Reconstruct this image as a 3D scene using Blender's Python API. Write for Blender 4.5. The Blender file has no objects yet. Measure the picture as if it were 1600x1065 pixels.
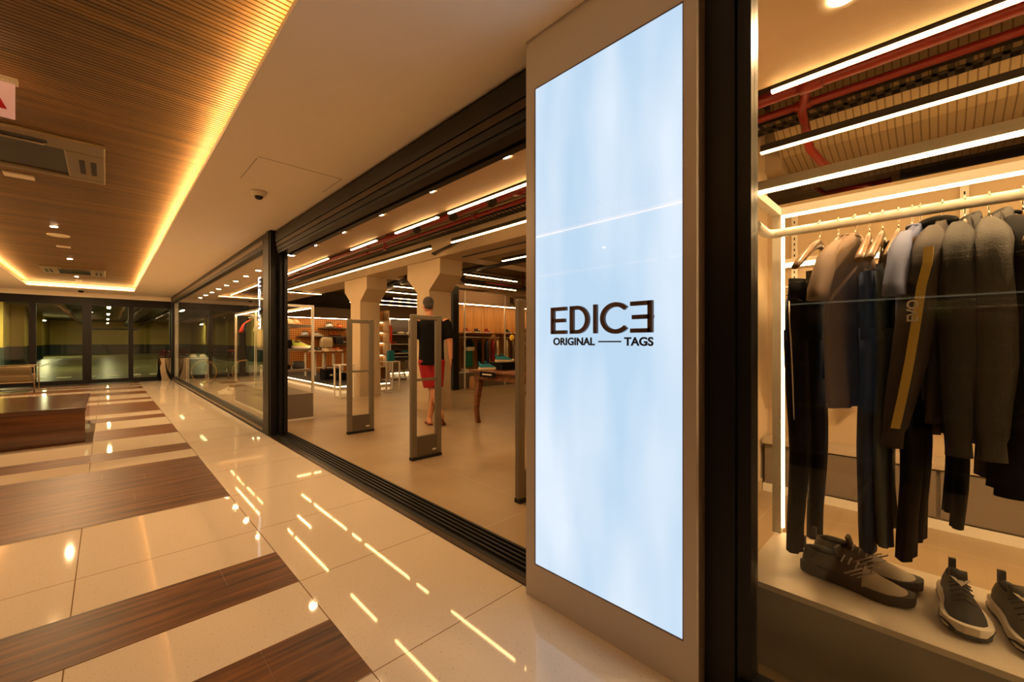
import bpy, bmesh, math, random
from mathutils import Vector, Matrix
random.seed(7)
SC = bpy.context.scene
COL = SC.collection
PI = math.pi

# ------------------------------------------------------------------ camera, light set-up, exposure
TH = math.radians(44.3)
EYE = 1.2
cam_data = bpy.data.cameras.new('camera')
cam_data.sensor_width = 36.0
cam_data.lens = 650.0 / 1600.0 * 36.0
cam_data.shift_y = 0.001
cam_data.clip_start = 0.02
cam_data.clip_end = 200
cam = bpy.data.objects.new('camera', cam_data)
COL.objects.link(cam)
cam.location = (0, 0, EYE)
cam.rotation_euler = (PI / 2, 0, -TH)
SC.camera = cam

world = bpy.data.worlds.new('world')
SC.world = world
world.use_nodes = True
world.node_tree.nodes['Background'].inputs[0].default_value = (0.9, 0.6, 0.35, 1)
world.node_tree.nodes['Background'].inputs[1].default_value = 0.02
SC.view_settings.view_transform = 'Standard'
SC.view_settings.look = 'None'
SC.view_settings.gamma = 1
SC.view_settings.exposure = 0.10
SC.view_settings.use_curve_mapping = False
SC.cycles.use_denoising = True
SC.cycles.max_bounces = 7
SC.cycles.diffuse_bounces = 4
SC.cycles.glossy_bounces = 4
SC.cycles.transmission_bounces = 4
SC.cycles.transparent_max_bounces = 12
SC.cycles.sample_clamp_indirect = 4.0
SC.cycles.sample_clamp_direct = 0.0
SC.cycles.caustics_reflective = False
SC.cycles.caustics_refractive = False
SC.cycles.use_light_tree = True

LED_STORE = 30.0      # linear lamps in the shop
LED_RACK = 34.0       # strips on the white display frames
LED_COVE = 60.0       # strip hidden in the corridor cove
LED_SPOT = 120.0       # small round downlights
SIGN_L = 1.0         # lightbox face
WARM = (1.0, 0.57, 0.22)
ORANGE = (1.0, 0.54, 0.17)

# ------------------------------------------------------------------ materials
def s2l(r, g, b):
    def f(c):
        c /= 255.0
        return c / 12.92 if c <= 0.04045 else ((c + 0.055) / 1.055) ** 2.4
    return (f(r), f(g), f(b))

MATS = {}
def nodes_of(name):
    m = bpy.data.materials.new(name)
    m.use_nodes = True
    nt = m.node_tree
    bsdf = nt.nodes['Principled BSDF']
    return m, nt, bsdf

def mat(name, rgb, rough=0.5, metal=0.0, vary=0.06, scale=8.0, emit=None, strength=0.0, bump=0.0, bscale=60.0, spec=None, coat=0.0):
    if name in MATS: return MATS[name]
    m, nt, b = nodes_of(name)
    c = s2l(*rgb)
    N = nt.nodes.new('ShaderNodeTexNoise'); N.inputs['Scale'].default_value = scale; N.inputs['Detail'].default_value = 3
    tc = nt.nodes.new('ShaderNodeTexCoord'); nt.links.new(tc.outputs['Object'], N.inputs['Vector'])
    mx = nt.nodes.new('ShaderNodeMix'); mx.data_type = 'RGBA'
    mx.inputs[6].default_value = (c[0] * (1 - vary), c[1] * (1 - vary), c[2] * (1 - vary), 1)
    mx.inputs[7].default_value = (min(1, c[0] * (1 + vary)), min(1, c[1] * (1 + vary)), min(1, c[2] * (1 + vary)), 1)
    nt.links.new(N.outputs['Fac'], mx.inputs[0]); nt.links.new(mx.outputs[2], b.inputs['Base Color'])
    b.inputs['Roughness'].default_value = rough; b.inputs['Metallic'].default_value = metal
    if spec is not None: b.inputs['Specular IOR Level'].default_value = spec
    if coat: b.inputs['Coat Weight'].default_value = coat; b.inputs['Coat Roughness'].default_value = 0.08
    if emit:
        b.inputs['Emission Color'].default_value = (*emit, 1); b.inputs['Emission Strength'].default_value = strength
    if bump:
        N2 = nt.nodes.new('ShaderNodeTexNoise'); N2.inputs['Scale'].default_value = bscale
        nt.links.new(tc.outputs['Object'], N2.inputs['Vector'])
        bp = nt.nodes.new('ShaderNodeBump'); bp.inputs['Strength'].default_value = bump; bp.inputs['Distance'].default_value = 0.01
        nt.links.new(N2.outputs['Fac'], bp.inputs['Height']); nt.links.new(bp.outputs['Normal'], b.inputs['Normal'])
    MATS[name] = m
    return m

def mat_led(name, rgb, strength):
    if name in MATS: return MATS[name]
    m = bpy.data.materials.new(name); m.use_nodes = True; nt = m.node_tree; nt.nodes.clear()
    e = nt.nodes.new('ShaderNodeEmission'); e.inputs[0].default_value = (*rgb, 1); e.inputs[1].default_value = strength
    o = nt.nodes.new('ShaderNodeOutputMaterial'); nt.links.new(e.outputs[0], o.inputs[0]); MATS[name] = m
    return m

def mat_glass(name, tint=(0.93, 0.96, 0.93), ior=1.5, boost=1.0):
    m = bpy.data.materials.new(name); m.use_nodes = True; nt = m.node_tree; nt.nodes.clear()
    fr = nt.nodes.new('ShaderNodeFresnel'); fr.inputs['IOR'].default_value = ior
    mul = nt.nodes.new('ShaderNodeMath'); mul.operation = 'MULTIPLY'; mul.inputs[1].default_value = boost; mul.use_clamp = True
    tr = nt.nodes.new('ShaderNodeBsdfTransparent'); tr.inputs[0].default_value = (*tint, 1)
    gl = nt.nodes.new('ShaderNodeBsdfGlossy'); gl.inputs['Roughness'].default_value = 0.0
    mx = nt.nodes.new('ShaderNodeMixShader'); o = nt.nodes.new('ShaderNodeOutputMaterial')
    ge = nt.nodes.new('ShaderNodeNewGeometry'); inv = nt.nodes.new('ShaderNodeMath'); inv.operation = 'SUBTRACT'; inv.inputs[0].default_value = 1.0
    nt.links.new(ge.outputs['Backfacing'], inv.inputs[1]); m2 = nt.nodes.new('ShaderNodeMath'); m2.operation = 'MULTIPLY'
    nt.links.new(fr.outputs[0], mul.inputs[0]); nt.links.new(mul.outputs[0], m2.inputs[0]); nt.links.new(inv.outputs[0], m2.inputs[1]); nt.links.new(m2.outputs[0], mx.inputs[0])
    nt.links.new(tr.outputs[0], mx.inputs[1]); nt.links.new(gl.outputs[0], mx.inputs[2]); nt.links.new(mx.outputs[0], o.inputs[0])
    return m

def wood(name, dark, light, along='X', scale=1.0, rough=0.4, plank=None, coat=0.0):
    """long-grained wood; along = grain axis"""
    if name in MATS: return MATS[name]
    m, nt, b = nodes_of(name)
    tc = nt.nodes.new('ShaderNodeTexCoord'); mp = nt.nodes.new('ShaderNodeMapping')
    s = {'X': (0.6, 9, 9), 'Y': (9, 0.6, 9), 'Z': (9, 9, 0.6)}[along]
    mp.inputs['Scale'].default_value = tuple(v * scale for v in s)
    nt.links.new(tc.outputs['Object'], mp.inputs['Vector'])
    N = nt.nodes.new('ShaderNodeTexNoise'); N.inputs['Scale'].default_value = 1.6; N.inputs['Detail'].default_value = 7; N.inputs['Distortion'].default_value = 0.6
    nt.links.new(mp.outputs[0], N.inputs['Vector'])
    cr = nt.nodes.new('ShaderNodeValToRGB')
    cr.color_ramp.elements[0].position = 0.33; cr.color_ramp.elements[0].color = (*s2l(*dark), 1)
    cr.color_ramp.elements[1].position = 0.68; cr.color_ramp.elements[1].color = (*s2l(*light), 1)
    nt.links.new(N.outputs['Fac'], cr.inputs[0]); nt.links.new(cr.outputs[0], b.inputs['Base Color'])
    b.inputs['Roughness'].default_value = rough
    if coat: b.inputs['Coat Weight'].default_value = coat; b.inputs['Coat Roughness'].default_value = 0.1
    MATS[name] = m
    return m

def brick_grout(nt, vec_out, w, h, mortar, offset=(0, 0, 0)):
    mp = nt.nodes.new('ShaderNodeMapping'); mp.inputs['Location'].default_value = offset
    nt.links.new(vec_out, mp.inputs['Vector'])
    br = nt.nodes.new('ShaderNodeTexBrick'); br.offset = 0.0; br.squash = 1.0
    br.inputs['Scale'].default_value = 1.0; br.inputs['Mortar Size'].default_value = mortar
    br.inputs['Mortar Smooth'].default_value = 0.0
    br.inputs['Brick Width'].default_value = w; br.inputs['Row Height'].default_value = h
    nt.links.new(mp.outputs[0], br.inputs['Vector'])
    return br

def terrazzo():
    m, nt, b = nodes_of('white_terrazzo')
    tc = nt.nodes.new('ShaderNodeTexCoord')
    v = nt.nodes.new('ShaderNodeTexVoronoi'); v.inputs['Scale'].default_value = 95
    nt.links.new(tc.outputs['Object'], v.inputs['Vector'])
    cr = nt.nodes.new('ShaderNodeValToRGB'); cr.color_ramp.interpolation = 'CONSTANT'
    cr.color_ramp.elements[0].color = (*s2l(198, 182, 158), 1)
    e = cr.color_ramp.elements[1]; e.position = 0.13; e.color = (*s2l(209, 196, 175), 1)
    n = nt.nodes.new('ShaderNodeTexNoise'); n.inputs['Scale'].default_value = 110; n.inputs['Detail'].default_value = 4
    nt.links.new(tc.outputs['Object'], n.inputs['Vector'])
    cr2 = nt.nodes.new('ShaderNodeValToRGB'); cr2.color_ramp.elements[0].position = 0.30; cr2.color_ramp.elements[0].color = (0.90, 0.89, 0.87, 1)
    cr2.color_ramp.elements[1].position = 0.45; cr2.color_ramp.elements[1].color = (1, 1, 1, 1)
    nt.links.new(n.outputs['Fac'], cr2.inputs[0]); nt.links.new(v.outputs['Distance'], cr.inputs[0])
    # rare dark and sparkling chips
    v2 = nt.nodes.new('ShaderNodeTexVoronoi'); v2.inputs['Scale'].default_value = 42
    nt.links.new(tc.outputs['Object'], v2.inputs['Vector'])
    cr3 = nt.nodes.new('ShaderNodeValToRGB'); cr3.color_ramp.interpolation = 'CONSTANT'
    cr3.color_ramp.elements[0].color = (0.45, 0.40, 0.34, 1); cr3.color_ramp.elements[1].position = 0.085; cr3.color_ramp.elements[1].color = (1, 1, 1, 1)
    nt.links.new(v2.outputs['Distance'], cr3.inputs[0])
    m1 = nt.nodes.new('ShaderNodeMix'); m1.data_type = 'RGBA'; m1.blend_type = 'MULTIPLY'; m1.inputs[0].default_value = 1
    nt.links.new(cr.outputs[0], m1.inputs[6]); nt.links.new(cr2.outputs[0], m1.inputs[7])
    m2 = nt.nodes.new('ShaderNodeMix'); m2.data_type = 'RGBA'; m2.blend_type = 'MULTIPLY'; m2.inputs[0].default_value = 1
    nt.links.new(m1.outputs[2], m2.inputs[6]); nt.links.new(cr3.outputs[0], m2.inputs[7])
    br = brick_grout(nt, tc.outputs['Object'], 0.804, 0.804, 0.0022, (-0.693 + 8.04, -2.24 + 8.04, 0))
    m3 = nt.nodes.new('ShaderNodeMix'); m3.data_type = 'RGBA'
    nt.links.new(br.outputs['Fac'], m3.inputs[0]); nt.links.new(m2.outputs[2], m3.inputs[6]); m3.inputs[7].default_value = (*s2l(120, 95, 65), 1)
    nt.links.new(m3.outputs[2], b.inputs['Base Color'])
    b.inputs['Roughness'].default_value = 0.035
    b.inputs['Specular IOR Level'].default_value = 0.5
    return m

def store_tile():
    m, nt, b = nodes_of('shop_porcelain_tile')
    tc = nt.nodes.new('ShaderNodeTexCoord')
    n = nt.nodes.new('ShaderNodeTexNoise'); n.inputs['Scale'].default_value = 1.7; n.inputs['Detail'].default_value = 5
    nt.links.new(tc.outputs['Object'], n.inputs['Vector'])
    cr = nt.nodes.new('ShaderNodeValToRGB'); cr.color_ramp.elements[0].position = 0.35; cr.color_ramp.elements[0].color = (*s2l(146, 124, 94), 1)
    cr.color_ramp.elements[1].position = 0.7; cr.color_ramp.elements[1].color = (*s2l(160, 138, 106), 1)
    nt.links.new(n.outputs['Fac'], cr.inputs[0])
    br = brick_grout(nt, tc.outputs['Object'], 1.2, 1.2, 0.0022, (-2.28 + 12, -3.25 + 12, 0))
    m3 = nt.nodes.new('ShaderNodeMix'); m3.data_type = 'RGBA'
    nt.links.new(br.outputs['Fac'], m3.inputs[0]); nt.links.new(cr.outputs[0], m3.inputs[6]); m3.inputs[7].default_value = (*s2l(180, 160, 132), 1)
    nt.links.new(m3.outputs[2], b.inputs['Base Color'])
    b.inputs['Roughness'].default_value = 0.33
    return m

def lightbox_mat():
    m = bpy.data.materials.new('backlit_acrylic'); m.use_nodes = True; nt = m.node_tree; nt.nodes.clear()
    tc = nt.nodes.new('ShaderNodeTexCoord'); mp = nt.nodes.new('ShaderNodeMapping'); mp.inputs['Scale'].default_value = (1, 4.2, 1.1)
    nt.links.new(tc.outputs['Object'], mp.inputs['Vector'])
    n = nt.nodes.new('ShaderNodeTexNoise'); n.inputs['Scale'].default_value = 1.0; n.inputs['Detail'].default_value = 2; n.inputs['Roughness'].default_value = 0.4
    nt.links.new(mp.outputs[0], n.inputs['Vector'])
    cr = nt.nodes.new('ShaderNodeValToRGB'); cr.color_ramp.elements[0].position = 0.35; cr.color_ramp.elements[0].color = (0.50, 0.68, 0.86, 1)
    cr.color_ramp.elements[1].position = 0.66; cr.color_ramp.elements[1].color = (0.74, 0.84, 0.96, 1)
    nt.links.new(n.outputs['Fac'], cr.inputs[0])
    e = nt.nodes.new('ShaderNodeEmission'); e.inputs[1].default_value = SIGN_L
    nt.links.new(cr.outputs[0], e.inputs[0])
    g = nt.nodes.new('ShaderNodeBsdfGlossy'); g.inputs['Roughness'].default_value = 0.03
    fr = nt.nodes.new('ShaderNodeFresnel'); fr.inputs['IOR'].default_value = 1.35
    mx = nt.nodes.new('ShaderNodeMixShader'); o = nt.nodes.new('ShaderNodeOutputMaterial')
    nt.links.new(fr.outputs[0], mx.inputs[0]); nt.links.new(e.outputs[0], mx.inputs[1]); nt.links.new(g.outputs[0], mx.inputs[2]); nt.links.new(mx.outputs[0], o.inputs[0])
    return m

def grid_mat(name, rgb, line, w, h, mortar, axes='YZ', rough=0.6):
    m, nt, b = nodes_of(name)
    tc = nt.nodes.new('ShaderNodeTexCoord'); sp = nt.nodes.new('ShaderNodeSeparateXYZ'); cb = nt.nodes.new('ShaderNodeCombineXYZ')
    nt.links.new(tc.outputs['Object'], sp.inputs[0])
    nt.links.new(sp.outputs[axes[0]], cb.inputs[0]); nt.links.new(sp.outputs[axes[1]], cb.inputs[1])
    br = brick_grout(nt, cb.outputs[0], w, h, mortar, (50 * w, 50 * h, 0))
    mx = nt.nodes.new('ShaderNodeMix'); mx.data_type = 'RGBA'
    mx.inputs[6].default_value = (*s2l(*rgb), 1); mx.inputs[7].default_value = (*s2l(*line), 1)
    nt.links.new(br.outputs['Fac'], mx.inputs[0]); nt.links.new(mx.outputs[2], b.inputs['Base Color']); b.inputs['Roughness'].default_value = rough
    return m

M_TERR = terrazzo()
M_STORE = store_tile()
M_FWOOD = wood('floor_walnut_plank', (50, 28, 12), (118, 74, 36), 'X', 1.8, 0.42)
M_FWOOD.node_tree.nodes['Principled BSDF'].inputs['Specular IOR Level'].default_value = 0.16
M_CEILW = wood('slatted_oak_ceiling', (80, 56, 22), (120, 86, 38), 'X', 0.7, 0.5)
M_BENCH = wood('polished_bench_wood', (58, 32, 16), (104, 64, 34), 'X', 1.0, 0.14, coat=0.5)
M_TABLE = wood('turned_table_wood', (86, 48, 24), (140, 88, 50), 'X', 1.6, 0.35)
M_OAK = wood('oak_shelf_panel', (170, 118, 62), (205, 150, 88), 'Z', 1.0, 0.5)
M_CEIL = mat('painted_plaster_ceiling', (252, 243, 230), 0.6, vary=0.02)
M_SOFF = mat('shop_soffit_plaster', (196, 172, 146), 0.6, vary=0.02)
M_SLAB = mat('exposed_slab_paint', (108, 88, 64), 0.8, vary=0.08, scale=2)
M_BEAM = mat('cream_concrete_paint', (192, 170, 138), 0.7, vary=0.04, scale=2)
M_BLACK = mat('black_anodised_frame', (22, 21, 22), 0.42, 0.0, spec=0.25)
M_BRONZE = mat('dark_bronze_channel', (62, 48, 36), 0.35, 0.6)
M_SIGNF = mat('champagne_metal_frame', (186, 176, 168), 0.42, 0.12, vary=0.02)
M_SIGNS = mat('brown_metal_return', (110, 92, 80), 0.45, 0.5)
M_WHITE = mat('white_powder_coat', (226, 220, 206), 0.4, vary=0.02)
M_GATE = mat('grey_plastic_pedestal', (112, 102, 84), 0.42, vary=0.03)
M_GATED = mat('dark_grey_base_panel', (92, 82, 66), 0.45, vary=0.03)
M_RUBBER = mat('black_rubber', (16, 15, 14), 0.7)
M_LED = mat_led('linear_lamp_diffuser', WARM, LED_STORE)
M_LEDR = mat_led('rack_strip_diffuser', (1.0, 0.62, 0.28), LED_RACK)
M_COVE = mat_led('cove_strip_diffuser', ORANGE, LED_COVE)
M_SPOT = mat_led('downlight_diffuser', (1.0, 0.72, 0.42), LED_SPOT)
M_GLASS = mat_glass('clear_window_glass', (0.95, 0.965, 0.94), 1.5, 1.15)
M_GLASSD = mat_glass('greenish_door_glass', (0.93, 0.96, 0.88), 1.5, 1.3)
M_RED = mat('red_sprinkler_paint', (128, 18, 12), 0.35)
M_TRAY = mat('black_cable_tray', (40, 34, 30), 0.5, 0.3)
M_GREYP = mat('grey_conduit', (130, 122, 108), 0.4, 0.4)
M_GREY = mat('grey_laminate', (118, 106, 92), 0.5, vary=0.03)
M_CHROME = mat('polished_chrome', (215, 205, 190), 0.08, 1.0, vary=0.01)
M_TIPW = mat('off_white_plastic', (222, 212, 192), 0.45, vary=0.02)
M_DARKF = mat('dark_fascia', (44, 36, 30), 0.6)

# ------------------------------------------------------------------ mesh builder
class MB:
    def __init__(s): s.v = []; s.f = []; s.sm = []
    def add(s, verts, faces, smooth=False):
        n = len(s.v); s.v += [tuple(p) for p in verts]; s.f += [tuple(i + n for i in f) for f in faces]; s.sm += [smooth] * len(faces)
        return s
    def box(s, x0, x1, y0, y1, z0, z1):
        if x0 > x1: x0, x1 = x1, x0
        if y0 > y1: y0, y1 = y1, y0
        if z0 > z1: z0, z1 = z1, z0
        v = [(x0, y0, z0), (x1, y0, z0), (x1, y1, z0), (x0, y1, z0), (x0, y0, z1), (x1, y0, z1), (x1, y1, z1), (x0, y1, z1)]
        return s.add(v, [(0, 3, 2, 1), (4, 5, 6, 7), (0, 1, 5, 4), (1, 2, 6, 5), (2, 3, 7, 6), (3, 0, 4, 7)])
    def tube(s, pts, r, seg=10, cap=True, squash=None):
        pts = [Vector(p) for p in pts]; n = len(pts)
        rr = r if isinstance(r, (list, tuple)) else [r] * n
        rings = []; up = None
        for i, p in enumerate(pts):
            d = (pts[min(i + 1, n - 1)] - pts[max(i - 1, 0)])
            d = d.normalized() if d.length > 1e-9 else Vector((0, 0, 1))
            if up is None:
                up = Vector((0, 0, 1)) if abs(d.z) < 0.9 else Vector((1, 0, 0))
            a = up - d * up.dot(d)
            if a.length < 1e-6: a = d.orthogonal()
            a.normalize(); up = a; b = d.cross(a)
            rings.append([p + a * (rr[i] * math.cos(t)) + b * (rr[i] * math.sin(t)) for t in [2 * PI * k / seg for k in range(seg)]])
        return s.loft(rings, cap)
    def loft(s, rings, cap=True, smooth=True):
        k = len(rings[0]); v = [p for r in rings for p in r]; f = []
        for i in range(len(rings) - 1):
            for j in range(k):
                a = i * k + j; b = i * k + (j + 1) % k
                f.append((a, b, b + k, a + k))
        s.add(v, f, smooth)
        if cap:
            n0 = len(s.v) - len(v)
            s.f.append(tuple(n0 + j for j in reversed(range(k)))); s.sm.append(False)
            s.f.append(tuple(n0 + (len(rings) - 1) * k + j for j in range(k))); s.sm.append(False)
        return s
    def lathe(s, prof, c=(0, 0, 0), seg=24, cap=True):
        return s.loft([[(c[0] + r * math.cos(2 * PI * k / seg), c[1] + r * math.sin(2 * PI * k / seg), c[2] + z) for k in range(seg)] for r, z in prof], cap)
    def prism(s, poly, axis, a, b):
        """poly in the two other axes (order XYZ minus axis), extruded from a to b"""
        def P(u, w, t): return {'X': (t, u, w), 'Y': (u, t, w), 'Z': (u, w, t)}[axis]
        n = len(poly); v = [P(u, w, a) for u, w in poly] + [P(u, w, b) for u, w in poly]
        f = [tuple(range(n)), tuple(reversed(range(n, 2 * n)))] + [(i + n, (i + 1) % n + n, (i + 1) % n, i) for i in range(n)]
        return s.add(v, f)
    def ball(s, c, r, sc=(1, 1, 1), seg=14, rings=9):
        rg = []
        for i in range(rings + 1):
            t = -PI / 2 + PI * i / rings; q = max(math.cos(t), 0.02)
            rg.append([(c[0] + r * sc[0] * q * math.cos(2 * PI * k / seg), c[1] + r * sc[1] * q * math.sin(2 * PI * k / seg), c[2] + r * sc[2] * math.sin(t)) for k in range(seg)])
        return s.loft(rg)
    def build(s, name, m, parent=None, bevel=0.0, recalc=True):
        off = Vector((0, 0, 0)); p = parent
        while p is not None: off += p.location; p = p.parent
        me = bpy.data.meshes.new(name)
        base = off if parent is not None else Vector((0, 0, 0))
        me.from_pydata([tuple(Vector(q) - base) for q in s.v], [], s.f)
        me.materials.append(m)
        for i, pl in enumerate(me.polygons): pl.use_smooth = s.sm[i]
        if recalc:
            bm = bmesh.new(); bm.from_mesh(me); bmesh.ops.recalc_face_normals(bm, faces=bm.faces); bm.to_mesh(me); bm.free()
        me.update()
        o = bpy.data.objects.new(name, me); COL.objects.link(o); o.parent = parent
        if bevel:
            bv = o.modifiers.new('bevel', 'BEVEL'); bv.width = bevel; bv.segments = 2; bv.limit_method = 'ANGLE'
        return o

def tag(o, label=None, cat=None, group=None, kind=None):
    if label: o['label'] = label
    if cat: o['category'] = cat
    if group: o['group'] = group
    if kind: o['kind'] = kind
    return o
def thing(name, label, cat, loc=(0, 0, 0), group=None):
    o = bpy.data.objects.new(name, None); COL.objects.link(o); o.location = loc; o.empty_display_size = 0.1
    return tag(o, label, cat, group)
def struct(name, mb, m, **k):
    return tag(mb.build(name, m, **k), kind='structure')
def dup(root, loc, rz=None, label=None, group=None, scale=None, swap=None):
    def cp(o, par):
        c = o.copy(); COL.objects.link(c); c.parent = par
        if swap and o.type == 'MESH' and o.name.split('.')[0] in swap:
            c.data = o.data.copy(); c.data.materials[0] = swap[o.name.split('.')[0]]
        for ch in list(o.children): cp(ch, c)
        return c
    r = cp(root, None); r.location = loc
    if rz is not None: r.rotation_euler = (0, 0, rz)
    if scale: r.scale = (scale,) * 3 if not isinstance(scale, tuple) else scale
    if label: r['label'] = label
    if group: r['group'] = group
    return r
def text(name, body, size, loc, rot, m, parent=None, extrude=0.003, offset=0.0, sx=1.0, align='LEFT'):
    cu = bpy.data.curves.new(name, 'FONT'); cu.body = body; cu.size = size; cu.extrude = extrude; cu.offset = offset; cu.align_x = align
    cu.materials.append(m)
    o = bpy.data.objects.new(name, cu); COL.objects.link(o)
    base = Vector((0, 0, 0)); p = parent
    while p is not None: base += p.location; p = p.parent
    bpy.context.view_layer.update()
    me = bpy.data.meshes.new_from_object(o)
    COL.objects.unlink(o)
    q = bpy.data.objects.new(name, me); COL.objects.link(q)
    q.parent = parent; q.location = Vector(loc) - base; q.rotation_euler = rot; q.scale = (sx, 1, 1)
    return q

# ================================================================== SETTING: corridor
XG = 1.57          # shop-front plane
CZ = 2.63          # corridor plaster ceiling
YF = 17.3          # glazed wall at the corridor's far end
YB = -4.2
# floor: terrazzo on the corridor, porcelain in the shop
struct('floor', MB().box(-2.6, 1.52, YB, YF, -0.1, 0), M_TERR)
struct('floor_shop', MB().box(1.52, 10.6, YB, 17.0, -0.1, 0.0), M_STORE)
# walnut plank bands let into the terrazzo
bands = [(-2.4, -0.8), (-0.0, 0.40), (1.44, 1.84), (2.24, 2.645), (3.86, 5.465), (5.87, 6.275), (7.10, 7.89), (8.70, 9.12), (9.61, 11.18), (11.66, 12.05), (12.95, 13.71), (14.45, 15.18), (15.6, 15.9), (16.3, 17.25)]
wf = MB()
for a, b in bands:
    n = max(1, round((b - a) / 0.2)); w = (b - a) / n
    for i in range(n):
        x = -2.6 + (0.37 * i * 1.7) % 0.9
        wf.box(-2.6, x - 0.0006, a + w * i + .0003, a + w * (i + 1) - .0003, 0, 0.0015)
        while x < 0.695:
            xe = min(x + 1.2, 0.695); wf.box(x + .0006, xe - (.0006 if xe < .69 else 0), a + w * i + .0003, a + w * (i + 1) - .0003, 0, 0.0015); x += 1.2
o = struct('trim_1', wf, M_FWOOD); o['label'] = 'walnut plank bands let into the terrazzo floor'
# ceiling plaster around the wooden tray
CX0, CX1, CY1, CY0 = -1.43, 0.575, 16.05, -3.4
cm = MB()
cm.box(CX1, XG + 0.0, YB, YF, CZ, CZ + 0.03)
cm.box(-2.6, CX0, YB, YF, CZ, CZ + 0.03)
cm.box(CX0, CX1, CY1, YF, CZ, CZ + 0.03)
cm.box(CX0, CX1, YB, CY0, CZ, CZ + 0.03)
struct('ceiling', cm, M_CEIL)
# thin joints of the access hatches in the plaster
# fluted timber ceiling of the tray (real grooves running across the corridor)
ZW = 2.77
prof = []
y = CY0 - 0.25; pitch = 0.034
mb = MB(); vs = []; fs = []
while y < CY1 + 0.25:
    for dy, z in ((0, ZW), (0.024, ZW), (0.026, ZW + 0.012), (0.032, ZW + 0.012)):
        vs.append((CX0 - 0.25, y + dy, z)); vs.append((CX1 + 0.25, y + dy, z))
    y += pitch
for i in range(len(vs) // 2 - 1): fs.append((2 * i, 2 * i + 1, 2 * i + 3, 2 * i + 2))
mb.add(vs, fs)
struct('ceiling_timber', mb, M_CEILW, recalc=False)
# back of the cove
cb = MB()
cb.box(CX1 + 0.2, CX1 + 0.22, CY0 - .22, CY1 + .22, CZ + .03, ZW); cb.box(CX0 - 0.22, CX0 - 0.2, CY0 - .22, CY1 + .22, CZ + .03, ZW)
cb.box(CX0 - .2, CX1 + .2, CY1 + .2, CY1 + .22, CZ + .03, ZW); cb.box(CX0 - .2, CX1 + .2, CY0 - .22, CY0 - .2, CZ + .03, ZW)
struct('trim_2', cb, M_CEIL)
cl = MB()
cl.box(CX1 + 0.015, CX1 + 0.045, CY0, CY1 + .06, CZ + .03, CZ + .045); cl.box(CX0 - 0.06, CX0 - 0.03, CY0, CY1 + .06, CZ + .03, CZ + .045)
cl.box(CX0 - .03, CX1 + .03, CY1 + .03, CY1 + .06, CZ + .03, CZ + .045)
tag(cl.build('cove_light', M_COVE), 'warm strip light hidden in the cove around the timber ceiling', 'light')
# outer shell of the corridor
struct('wall_back', MB().box(-2.6, XG, YB - 0.1, YB, 0, CZ), M_CEIL)
struct('wall_left', MB().box(-2.7, -2.6, YB, YF + .2, 0, 3.0), M_CEIL)
struct('ceiling_upper', MB().box(-2.7, XG + 0.25, YB, YF, 2.95, 3.0), M_DARKF)

# ------------------------------------------------------------------ glazed far wall and doors
fx = [(-2.6, -2.55), (-1.506, -1.375), (-0.49, -0.36), (-0.36, -0.30), (0.49, 0.60), (1.47, 1.56)]
fw = MB()
fw.box(-2.6, 1.565, YF, YF + .12, 2.27, 2.50)
fw.box(-2.6, 1.565, YF, YF + .12, 0.0, 0.10)
for a, b in fx: fw.box(a, b, YF - .01, YF + .12, 0.08, 2.30)
fw.box(-2.6, 1.3, YF - 0.5, YF, 0, 0.004)
o = struct('door_1', fw, M_BLACK)
gl = MB()
for a, b in ((-2.55, -1.506), (-1.375, -0.49), (-0.30, 0.49), (0.60, 1.47)): gl.box(a, b, YF + .05, YF + .058, 0.10, 2.27)
gl.build('pane', M_GLASSD, o)
struct('trim_3', MB().box(-2.6, 1.64, YF, YF + .14, 2.50, CZ + 0.3).box(1.565, 1.66, YF - .3, YF + .12, 0, CZ), M_CEIL)
tag(MB().box(1.56, 1.585, 17.02, 17.22, 0.77, 1.63).build('fire_hose_cabinet', M_BLACK), 'tall dark box fixed to the narrow white pier beside the glass doors', 'cabinet')

# ------------------------------------------------------------------ shop front
# header over the sliding opening, with its grooves
hd = MB()
hd.prism([(1.57, 2.33), (1.57, 2.63), (1.80, 2.63), (1.80, 2.36), (1.74, 2.36), (1.74, 2.33), (1.70, 2.33), (1.70, 2.35), (1.66, 2.35), (1.66, 2.33)], 'Y', 1.0, 5.9)
hd.box(1.545, 1.57, 1.0, 5.9, 2.47, 2.60); hd.box(1.56, 1.57, 1.0, 5.9, 2.36, 2.41)
struct('trim_4', hd, M_BLACK)
struct('trim_5', MB().box(1.552, 1.56, 1.0, 5.9, 2.415, 2.465), M_BRONZE)
# floor track
tr = MB().box(1.52, 1.74, 1.0, 5.95, 0, 0.006)
for x in (1.56, 1.595, 1.63, 1.665, 1.70): tr.box(x, x + .012, 1.0, 5.95, 0.006, 0.022)
struct('trim_6', tr, M_BLACK)
struct('trim_7', MB().box(1.475, 1.515, 1.0, 17.2, 0, 0.008), M_BRONZE)
# post beside the opening: stacked sliding-leaf frames
po = MB().box(1.50, 1.58, 5.95, 6.30, 0, CZ).box(1.585, 1.62, 5.85, 6.24, 0, CZ).box(1.625, 1.66, 5.80, 6.2, 0, CZ).box(1.49, 1.66, 6.0, 6.1, 0, CZ)
struct('trim_8', po, M_BLACK)
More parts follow.
